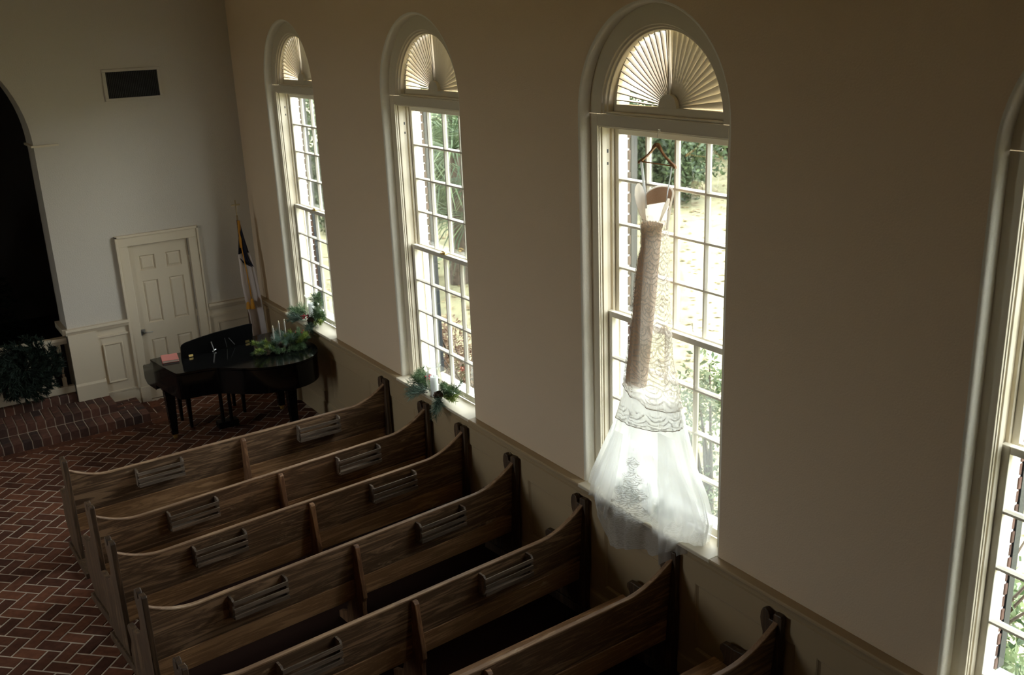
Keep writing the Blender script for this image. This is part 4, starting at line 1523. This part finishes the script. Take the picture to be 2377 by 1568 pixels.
def cloth_mat(name, col, alpha, transl, lace=None):
    """sheer cloth; lace = dict(nu, nv, lo, hi, col, amt, vmin, band)"""
    m, t, b = nt(name)
    t.nodes.remove(b)
    out = [n for n in t.nodes if n.type == 'OUTPUT_MATERIAL'][0]
    tp = node(t, 'ShaderNodeBsdfTransparent')
    di = node(t, 'ShaderNodeBsdfDiffuse')
    tl = node(t, 'ShaderNodeBsdfTranslucent')
    di.inputs[0].default_value = (*col, 1)
    tl.inputs[0].default_value = (*col, 1)
    m1 = node(t, 'ShaderNodeMixShader')
    m1.inputs[0].default_value = transl
    t.links.new(di.outputs[0], m1.inputs[1])
    t.links.new(tl.outputs[0], m1.inputs[2])
    m2 = node(t, 'ShaderNodeMixShader')
    m2.inputs[0].default_value = alpha
    t.links.new(tp.outputs[0], m2.inputs[1])
    t.links.new(m1.outputs[0], m2.inputs[2])
    last = m2
    if lace:
        uv = node(t, 'ShaderNodeUVMap', uv_map='uv')
        sx = node(t, 'ShaderNodeSeparateXYZ')
        t.links.new(uv.outputs[0], sx.inputs[0])
        def mth(op, a, b_=None, c_=None):
            n = node(t, 'ShaderNodeMath', operation=op)
            for i, q in enumerate((a, b_, c_)):
                if q is None:
                    continue
                if isinstance(q, (int, float)):
                    n.inputs[i].default_value = q
                else:
                    t.links.new(q, n.inputs[i])
            return n.outputs[0]
        nz = node(t, 'ShaderNodeTexNoise')
        nz.inputs['Scale'].default_value = 3.0
        t.links.new(uv.outputs[0], nz.inputs['Vector'])
        nz.inputs['Scale'].default_value = 6.0
        wob = mth('MULTIPLY', mth('SUBTRACT', nz.outputs['Fac'], 0.5), 0.6)
        vv = mth('ADD', mth('MULTIPLY', sx.outputs[1], lace['nv']), wob)
        row = mth('FLOOR', vv)
        half = mth('ADD', mth('MULTIPLY', mth('MODULO', row, 2.0), 0.5), mth('MULTIPLY', wob, 0.7))
        uu = mth('ADD', mth('MULTIPLY', sx.outputs[0], lace['nu']), half)
        fu = mth('SUBTRACT', mth('FRACT', uu), 0.5)
        fv = mth('MULTIPLY', mth('FRACT', vv), 0.9)
        dist = mth('SQRT', mth('ADD', mth('MULTIPLY', fu, fu), mth('MULTIPLY', fv, fv)))
        rings = mth('GREATER_THAN', mth('SINE', mth('MULTIPLY', dist, 30.0)), 0.62)
        n2 = node(t, 'ShaderNodeTexNoise')
        n2.inputs['Scale'].default_value = lace.get('ns', 120)
        n2.inputs['Detail'].default_value = 3
        t.links.new(uv.outputs[0], n2.inputs['Vector'])
        spk = mth('GREATER_THAN', n2.outputs['Fac'], 0.57)
        pat = mth('MAXIMUM', mth('MULTIPLY', rings, 0.9), mth('MULTIPLY', spk, lace.get('sa', 0.5)))
        msk = lace['mask'](mth, sx)
        if msk is not None:
            pat = mth('MULTIPLY', pat, msk)
        d2 = node(t, 'ShaderNodeBsdfDiffuse')
        d2.inputs[0].default_value = (*lace['col'], 1)
        t2 = node(t, 'ShaderNodeBsdfTranslucent')
        t2.inputs[0].default_value = (*[c * 0.5 for c in lace['col']], 1)
        m0 = node(t, 'ShaderNodeMixShader')
        m0.inputs[0].default_value = 0.35
        t.links.new(d2.outputs[0], m0.inputs[1])
        t.links.new(t2.outputs[0], m0.inputs[2])
        m3 = node(t, 'ShaderNodeMixShader')
        t.links.new(mth('MULTIPLY', pat, lace['amt']), m3.inputs[0])
        t.links.new(m2.outputs[0], m3.inputs[1])
        t.links.new(m0.outputs[0], m3.inputs[2])
        last = m3
    t.links.new(last.outputs[0], out.inputs[0])
    return m

M_LACE = cloth_mat('beaded_lace', (0.90, 0.85, 0.78), 0.25, 0.7, dict(nu=8, nv=9, col=(0.46, 0.38, 0.30), amt=0.5, ns=70, mask=lambda mth, sx: None))
M_LACE2 = cloth_mat('lace_tier', (0.92, 0.90, 0.86), 0.40, 0.75, dict(nu=9, nv=2, col=(0.50, 0.45, 0.39), amt=0.7, ns=60,
            mask=lambda mth, sx: mth('ADD', mth('MULTIPLY', mth('GREATER_THAN', sx.outputs[1], 0.62), 0.85), 0.08)))
def skirt_mask(mth, sx):
    # border band near the hem, and one tall motif climbing the front
    band = mth('GREATER_THAN', sx.outputs[1], 0.75)
    du = mth('ABSOLUTE', mth('SUBTRACT', sx.outputs[0], 0.775))
    wdt = mth('MULTIPLY', mth('SUBTRACT', sx.outputs[1], 0.34), 0.13)
    sc = mth('MULTIPLY', mth('SINE', mth('MULTIPLY', sx.outputs[1], 62.0)), 0.012)
    mot = mth('LESS_THAN', du, mth('ADD', wdt, mth('MULTIPLY', sc, mth('GREATER_THAN', sx.outputs[1], 0.36))))
    return mth('MAXIMUM', mth('MULTIPLY', band, 0.5), mot)
M_TULLE = cloth_mat('white_tulle', (0.92, 0.93, 0.93), 0.54, 0.52, dict(nu=26, nv=20, col=(0.42, 0.40, 0.36), amt=0.66, sa=0.9, ns=90, mask=skirt_mask))
M_TULLE2 = cloth_mat('inner_tulle', (0.86, 0.87, 0.87), 0.36, 0.5)
M_LINING = cloth_mat('nude_lining', (0.50, 0.36, 0.26), 0.93, 0.22)
M_BODICE = cloth_mat('beaded_bodice', (0.86, 0.78, 0.70), 0.90, 0.35, dict(nu=10, nv=6, col=(0.62, 0.52, 0.44), amt=0.55, ns=60, mask=lambda mth, sx: None))
M_RIBBON = cloth_mat('white_ribbon', (0.85, 0.86, 0.86), 0.85, 0.3)

ds = thing('wedding_dress', 'white lace wedding dress hanging from the hanger in window', 'dress', (0, 0, 0))
# lining
lo_l = TLF
hi_l = [(3.30, -8.07), (3.22, -8.045), (2.79, -8.00), (2.43, -7.95), (2.10, -7.90)]
cloth_tube(3.27, 2.10, 30, 48, lambda z: 0.055, lambda z, s: 0.035, 0.93, lambda v: 0.03 + 0.08 * v, 3, hi_tab=hi_l).build('lining', M_LINING, ds, smooth=True)['label'] = 'tan inner lining seen through the lace'
def hem1(a):
    return 2.075 + 0.03 * cos(a) - 0.05 * max(0, -sin(a)) + 0.006 * abs(sin(9 * a))
def beaded_hem(mb, na, name):
    row = mb.v[-(na + 1):]
    b = MB()
    b.tube([row[k] for k in range(na // 2, na + 1)], 0.0028, 5)
    b.build(name, M_BEAD, ds, smooth=True)
M_BEAD = plain('beading', (0.75, 0.68, 0.58), 0.5)
o = cloth_tube(3.31, hem1, 48, 96, lambda z: 0.075 + 0.02 * max(0, 3.2 - z), lambda z, s: 0.035, 1.0, lambda v: 0.05 + 0.14 * v, 5)
o.build('lace_overskirt', M_LACE, ds, smooth=True)['label'] = 'beaded lace overskirt with scalloped hem'
beaded_hem(o, 96, 'beaded_hem')
def hem2(a):
    return 1.87 - 0.055 * cos(a) - 0.03 * max(0, -sin(a)) + 0.006 * abs(sin(11 * a))
o = cloth_tube(2.14, hem2, 24, 96, lambda z: 0.09 + 0.02 * max(0, 2.2 - z), lambda z, s: 0.03, 0.99, lambda v: 0.10, 6)
o.build('lace_tier', M_LACE2, ds, smooth=True)['label'] = 'shorter lace tier under the overskirt'
beaded_hem(o, 96, 'beaded_hem')
# skirt: wide tulle train spilling over the sill
HEM = [(-7.20, 1.13), (-7.34, 1.06), (-7.45, 1.03), (-7.53, 0.99), (-7.58, 0.86), (-7.64, 0.80), (-7.75, 0.815), (-7.86, 0.86), (-7.97, 0.90), (-8.10, 0.92), (-8.18, 0.92), (-8.25, 0.97), (-8.40, 1.09), (-8.50, 1.14), (-8.6, 1.15)]
def hem_front(y):
    for (y0, z0), (y1, z1) in zip(HEM, HEM[1:]):
        if y <= y0 and y >= y1:
            return z0 + (z1 - z0) * (y0 - y) / (y0 - y1)
    return 1.14
def hem3(a):
    if sin(a) >= 0:
        return 1.150
    y = -7.90 + 0.62 * cos(a)
    k = min(1.0, -sin(a) * 2.2)
    return 1.150 + (hem_front(y) - 1.150) * k
def skx(z, s):
    if z < 1.30 and s < 0:
        return 0.035 - 0.030 * min(1, (1.30 - z) / 0.12) * min(1, -s * 1.5)
    return 0.035
cloth_tube(2.10, hem3, 60, 160, lambda z: min(0.108, 0.075 + 0.03 * max(0, 2.3 - z)), skx, 1.0, lambda v: 0.07 + 0.24 * v, 8).build('tulle_skirt', M_TULLE, ds, smooth=True)['label'] = 'sheer white tulle skirt with embroidered hem'
cloth_tube(2.06, 1.155, 40, 120, lambda z: min(0.09, 0.06 + 0.03 * max(0, 2.3 - z)), lambda z, s: 0.035, 0.93, lambda v: 0.05 + 0.2 * v, 9).build('inner_skirt', M_TULLE2, ds, smooth=True)

# two loose panels of the train lying over the skirt front
M_PANEL = cloth_mat('train_tulle', (0.93, 0.93, 0.92), 0.42, 0.5, dict(nu=9, nv=12, col=(0.45, 0.42, 0.37), amt=0.6, ns=40, sa=0.9,
            mask=lambda mth, sx: mth('GREATER_THAN', sx.outputs[1], 0.84)))
def train_panel(label, ztop_, left, right, zl, zr, xtop, xbl, xbr, seed):
    mb = MB()
    mb.uv = []
    nu, nv = 34, 40
    for i in range(nv + 1):
        v = i / nv
        for k in range(nu + 1):
            u = k / nu
            zb = zl + (zr - zl) * u
            z = ztop_ + (zb - ztop_) * v
            yl, yr = interp(left, z), interp(right, z)
            xb = xbl + (xbr - xbl) * u
            x = xtop + (xb - xtop) * v ** 1.4 - 0.012 * v * sin(u * 13 + seed) - 0.006 * v * sin(u * 29 + v * 2)
            mb.v.append((x, yl + (yr - yl) * u, z + 0.006 * v * sin(u * 17)))
            mb.uv.append((u, v))
    for i in range(nv):
        for k in range(nu):
            m = nu + 1
            mb.f.append((i * m + k, i * m + k + 1, (i + 1) * m + k + 1, (i + 1) * m + k))
    mb.build('train_panel', M_PANEL, ds, smooth=True)['label'] = label
train_panel('sheer train panel falling over the sill edge to a point', 1.88, [(1.9, -8.14), (1.5, -8.165), (1.2, -8.20), (0.92, -8.235)],
            [(1.9, -8.30), (1.657, -8.375), (1.476, -8.48), (1.313, -8.54), (1.15, -8.51)], 0.925, 1.152, -0.075, -0.125, 0.02, 1.0)
train_panel('sheer train panel spread over the far end of the sill', 1.74, [(1.74, -7.675), (1.6, -7.60), (1.496, -7.545), (1.244, -7.425), (1.12, -7.395), (1.0, -7.43)],
            [(1.74, -7.77), (1.3, -7.70), (1.0, -7.62)], 1.12, 1.02, -0.07, -0.085, -0.12, 2.0)

# bodice: back half rising to a rounded top above the low front, seen from inside
M_BACK = cloth_mat('nude_beaded_mesh', (0.52, 0.36, 0.25), 0.94, 0.28, dict(nu=8, nv=5, col=(0.75, 0.66, 0.56), amt=0.4, ns=40, mask=lambda mth, sx: None))
M_BRIGHT = cloth_mat('white_satin_lining', (0.93, 0.88, 0.82), 0.85, 0.8)
def bodice_part(name, mat, a0, a1, zlo, zhi, solid=0.003):
    mb = MB()
    mb.uv = []
    na, rows = 40, 12
    for i in range(rows + 1):
        v = i / rows
        for k in range(na + 1):
            a = a0 + (a1 - a0) * k / na
            ca, sa = cos(a), sin(a)
            z0, z1 = zlo(a), zhi(a)
            z = z0 + (z1 - z0) * v
            q = max(0.0, min(1.0, (z - 3.2) / 0.3))
            mb.v.append((0.035 + (0.055 + 0.035 * q) * sa, -7.965 - 0.018 * q + (0.112 + 0.022 * q) * ca, z))
            mb.uv.append((k / na, v))
    for i in range(rows):
        for k in range(na):
            m = na + 1
            mb.f.append((i * m + k, i * m + k + 1, (i + 1) * m + k + 1, (i + 1) * m + k))
    o = mb.build(name, mat, ds, smooth=True)
    sm = o.modifiers.new('solid', 'SOLIDIFY')
    sm.thickness = solid
    return o
zmid = lambda a: 3.405 - 0.03 * abs(cos(a))
ztopb = lambda a: 3.375 + 0.135 * max(0.0, sin(a)) ** 0.5
bodice_part('inner_lining', M_BRIGHT, -0.05, pi + 0.05, lambda a: 3.25, zmid)['label'] = 'bright white satin inside of the bodice back'
bodice_part('bodice_back', M_BACK, -0.05, pi + 0.05, zmid, ztopb)['label'] = 'nude beaded mesh back of the bodice'
b = MB()
b.tube([(0.035 + 0.088 * sin(a), -7.982 + 0.133 * cos(a), ztopb(a)) for a in [pi * k / 24 for k in range(25)]], 0.007, 6)
b.build('lace_edging', M_BRIGHT, ds, smooth=True)
def ribbon_strip(name, pts, width, mat, nrm=(0, 0, 1)):
    b = MB()
    b.uv = []
    pts = [Vector(p) for p in pts]
    for i, p in enumerate(pts):
        d = (pts[min(i + 1, len(pts) - 1)] - pts[max(i - 1, 0)]).normalized()
        s_ = d.cross(Vector(nrm)).normalized()
        wd = width[i] if isinstance(width, (list, tuple)) else width
        for e in (-1, -0.33, 0.33, 1):
            b.v.append(p + s_ * wd * e + Vector((-0.012 * (1 - e * e), 0, 0)) * (wd / 0.03))
            b.uv.append(((e + 1) / 20, i / len(pts)))
    for i in range(len(pts) - 1):
        for k in range(3):
            b.f.append((i * 4 + k, i * 4 + k + 1, i * 4 + 5 + k, i * 4 + 4 + k))
    o = b.build(name, mat, ds, smooth=True)
    q = o.modifiers.new('solid', 'SOLIDIFY')
    q.thickness = 0.003
    return o
ribbon_strip('sleeve_cap', [(-0.02, -7.945, 3.285), (-0.02, -7.915, 3.34), (-0.01, -7.89, 3.40), (0.0, -7.865, 3.455), (0.005, -7.850, 3.50), (0.01, -7.838, 3.525)], [0.008, 0.020, 0.030, 0.034, 0.026, 0.008], M_BRIGHT, (-0.7, -0.7, 0.1))
ribbon_strip('sleeve_cap', [(-0.01, -8.075, 3.31), (-0.005, -8.095, 3.36), (0.0, -8.117, 3.41), (0.01, -8.127, 3.44), (0.02, -8.122, 3.46)], [0.006, 0.010, 0.014, 0.012, 0.006], M_BRIGHT, (-0.7, -0.7, 0.1))
ribbon_strip('hanging_ribbon', [(0.05, -7.822, 3.665), (0.048, -7.84, 3.58), (0.045, -7.862, 3.47), (0.04, -7.88, 3.36)], 0.009, M_RIBBON, (-0.7, -0.7, 0.1))
ribbon_strip('hanging_ribbon', [(0.05, -8.115, 3.657), (0.05, -8.10, 3.58), (0.045, -8.085, 3.50), (0.04, -8.075, 3.40)], 0.004, M_RIBBON, (-0.7, -0.7, 0.1))

# ------------------------------------------------------------------ outdoors
GZ = -0.35
def gz(x, y):
    d = max(0, x - 2.0)
    return GZ + 0.004 * d * d * (1 if d < 18 else 18 * 18 / d / d * (1 + 2 * (d - 18) / 18)) + 0.03 * sin(x * 0.7 + y * 0.4)
mb = MB()
nx, ny = 60, 70
for i in range(nx + 1):
    for j in range(ny + 1):
        x = 0.36 + (i / nx) ** 1.5 * 70
        y = -30 + j * 100 / ny
        mb.v.append((x, y, gz(x, y)))
for i in range(nx):
    for j in range(ny):
        a = i * (ny + 1) + j
        mb.f.append((a, a + 1, a + ny + 2, a + ny + 1))
lawn = tag(mb.build('ground_lawn', M_GRASS, smooth=True), 'dry yellow-green lawn outside the windows', 'lawn', kind='structure')
mb = MB()
mb.quad((XL - 40, -40, GZ), (XL - 0.36, -40, GZ), (XL - 0.36, 30, GZ), (XL - 40, 30, GZ))
tag(mb.build('ground_yard', M_GRASS), 'grass yard outside the opposite wall', 'lawn', kind='structure')
mb = MB()
for k in range(5000):
    x = 0.8 + rnd.random() ** 1.4 * 15
    y = -13 + rnd.random() * 21
    z = gz(x, y) + 0.02
    s_ = rnd.uniform(0.03, 0.07)
    a = rnd.uniform(0, 2 * pi)
    mb.add([(x + s_ * cos(a), y + s_ * sin(a), z), (x - s_ * sin(a), y + s_ * cos(a), z + rnd.uniform(0, .03)), (x - s_ * cos(a), y - s_ * sin(a), z), (x + s_ * sin(a), y - s_ * cos(a), z + rnd.uniform(0, .03))], [(0, 1, 2, 3)])
tag(mb.build('fallen_leaves', M_LEAFL), 'fallen leaves scattered over the lawn', 'leaves', kind='stuff')

def leaves(mb, c, R_, n, size, r, shell=0.5):
    for k in range(n):
        d = Vector((r.gauss(0, 1), r.gauss(0, 1), r.gauss(0, 1))).normalized() * (shell + (1 - shell) * r.random())
        p = Vector((c[0] + d.x * R_[0], c[1] + d.y * R_[1], c[2] + d.z * R_[2]))
        u = Vector((r.gauss(0, 1), r.gauss(0, 1), r.gauss(0, 1))).normalized()
        q = u.cross(Vector((r.gauss(0, 1), r.gauss(0, 1), r.gauss(0, 1)))).normalized()
        s_ = size * r.uniform(0.6, 1.3)
        mb.add([p - u * s_, p + q * s_ * 0.45, p + u * s_, p - q * s_ * 0.45], [(0, 1, 2, 3)])

def tree(name, label, loc, h, rad, n, leaf, mat, r, group=None):
    t = thing(name, label, 'tree', loc, group=group)
    b = MB()
    for k in range(12):
        f = (0.0, 0.03, 0.06, 0.09, 0.12, 0.16, 0.22, 0.32, 0.45, 0.6, 0.8, 1.0)[k]
        a = r.uniform(0, 6.28)
        rr = rad * (0.75 if k else 0.2)
        leaves(b, (rr * cos(a) * 0.6, rr * sin(a) * 0.6, h * (0.06 + 0.8 * f)), (rad * 0.8, rad * 0.8, h * (0.09 if k < 6 else 0.16)), n // 12, leaf, r, 0.35)
    b.build('crown', mat, t, kind='stuff')
    b = MB()
    b.tube([(0, 0, -0.1), (0.05, 0.03, h * 0.4), (0.0, 0.1, h * 0.8)], [0.16, 0.12, 0.05], 8)
    b.build('trunk', M_BARK, t)
    return t
tl_ = []
rt = random.Random(11)
k = 0
for i in range(19):
    row_ = i % 2
    ang = radians(22 + i * 3.2)         # bearing from +X axis seen from the nave
    dist = (25.0 if row_ == 0 else 29.5) + rt.uniform(-0.5, 0.5)
    x, y = -4.2 + dist * cos(ang), -12.8 + dist * sin(ang)
    if x < 3.5:
        continue
    tree('woodland_tree', 'leafy tree at the far edge of the lawn', (x, y, gz(x, y)), rt.uniform(8, 11), rt.uniform(1.35, 1.6), 15000, 0.075, M_TREE1 if i % 3 else M_TREE2, rt, group='trees at the far edge of the lawn')

def palm(label, loc, h, L_, n, r):
    t = thing('palm_tree', label, 'tree', loc)
    b = MB()
    b.tube([(0, 0, 0), (0.04, 0.02, h * 0.5), (0, 0, h)], [0.2, 0.16, 0.15], 10)
    b.build('trunk', M_BARK, t)
    for k in range(n):
        a = r.uniform(0, 6.28)
        up = r.uniform(-0.9, 0.9)
        d = Vector((cos(a), sin(a), up)).normalized()
        stem = [Vector((0, 0, h)) + d * L_ * 0.55 * q + Vector((0, 0, -0.25 * q * q)) for q in (0, 0.5, 1)]
        b = MB()
        b.tube(stem, 0.015, 5)
        hub = stem[-1]
        side = d.cross(Vector((0, 0, 1))).normalized()
        upv = side.cross(d)
        for j in range(34):
            fa = -1.9 + 3.8 * j / 33 + r.uniform(-.04, .04)
            ld = (d * cos(fa) + side * sin(fa) + upv * 0.1).normalized()
            ln = L_ * 0.62 * (0.75 + 0.25 * cos(fa))
            wv = ld.cross(upv).normalized() * 0.013
            mid = hub + ld * ln * 0.55
            tip = hub + ld * ln + Vector((0, 0, -0.28 * ln))
            b.add([hub, mid - wv, tip, mid + wv], [(0, 1, 2, 3)])
        b.build('frond', M_PALM, t)
    return t
palm('fan palm with drooping fronds seen through the second window', (5.2, 3.6, gz(5.2, 3.6)), 2.6, 2.3, 46, random.Random(3))

def shrub(label, loc, rad, h, n, leaf, mat, seed, trunk=True):
    r = random.Random(seed)
    t = thing('garden_shrub', label, 'shrub', loc)
    b = MB()
    for k in range(7):
        a = r.uniform(0, 6.28)
        leaves(b, (rad * 0.5 * cos(a), rad * 0.5 * sin(a), h * (0.25 + 0.1 * k)), (rad * 0.6, rad * 0.6, h * 0.2), n // 7, leaf, r, 0.2)
    b.build('foliage', mat, t, kind='stuff')
    b = MB()
    for k in range(9):
        a = r.uniform(0, 6.28)
        ex, ey = rad * 0.8 * cos(a), rad * 0.8 * sin(a)
        b.tube([(0.05 * cos(a), 0.05 * sin(a), 0), (ex * 0.4, ey * 0.4, h * 0.45), (ex, ey, h * r.uniform(0.75, 1.0))], [0.035, 0.018, 0.006], 6)
    b.build('branches', M_BARK, t, kind='stuff')
    return t
shrub('loose green shrub with dark branches outside the dress window', (2.15, -6.45, GZ), 0.75, 2.0, 3600, 0.030, M_BUSH, 5)
shrub('russet hedge shrub outside the second window, left of its neighbour', (1.9, -2.2, GZ), 0.8, 1.25, 5200, 0.026, M_BUSHR, 6)
shrub('russet hedge shrub outside the second window, right of its neighbour', (1.6, -3.3, GZ), 0.7, 1.15, 4600, 0.026, M_BUSHR, 7)
shrub('green shrub with broad leaves outside the nearest window', (1.6, -9.3, GZ), 0.8, 1.35, 2600, 0.045, M_BUSH, 8)
shrub('low green shrub close outside the nearest window', (1.2, -10.2, GZ), 0.6, 1.1, 2000, 0.04, M_BUSH, 9)
shrub('low green shrub on the lawn seen through the far window', (2.6, 1.4, GZ), 0.9, 1.6, 1800, 0.06, M_BUSH, 10)
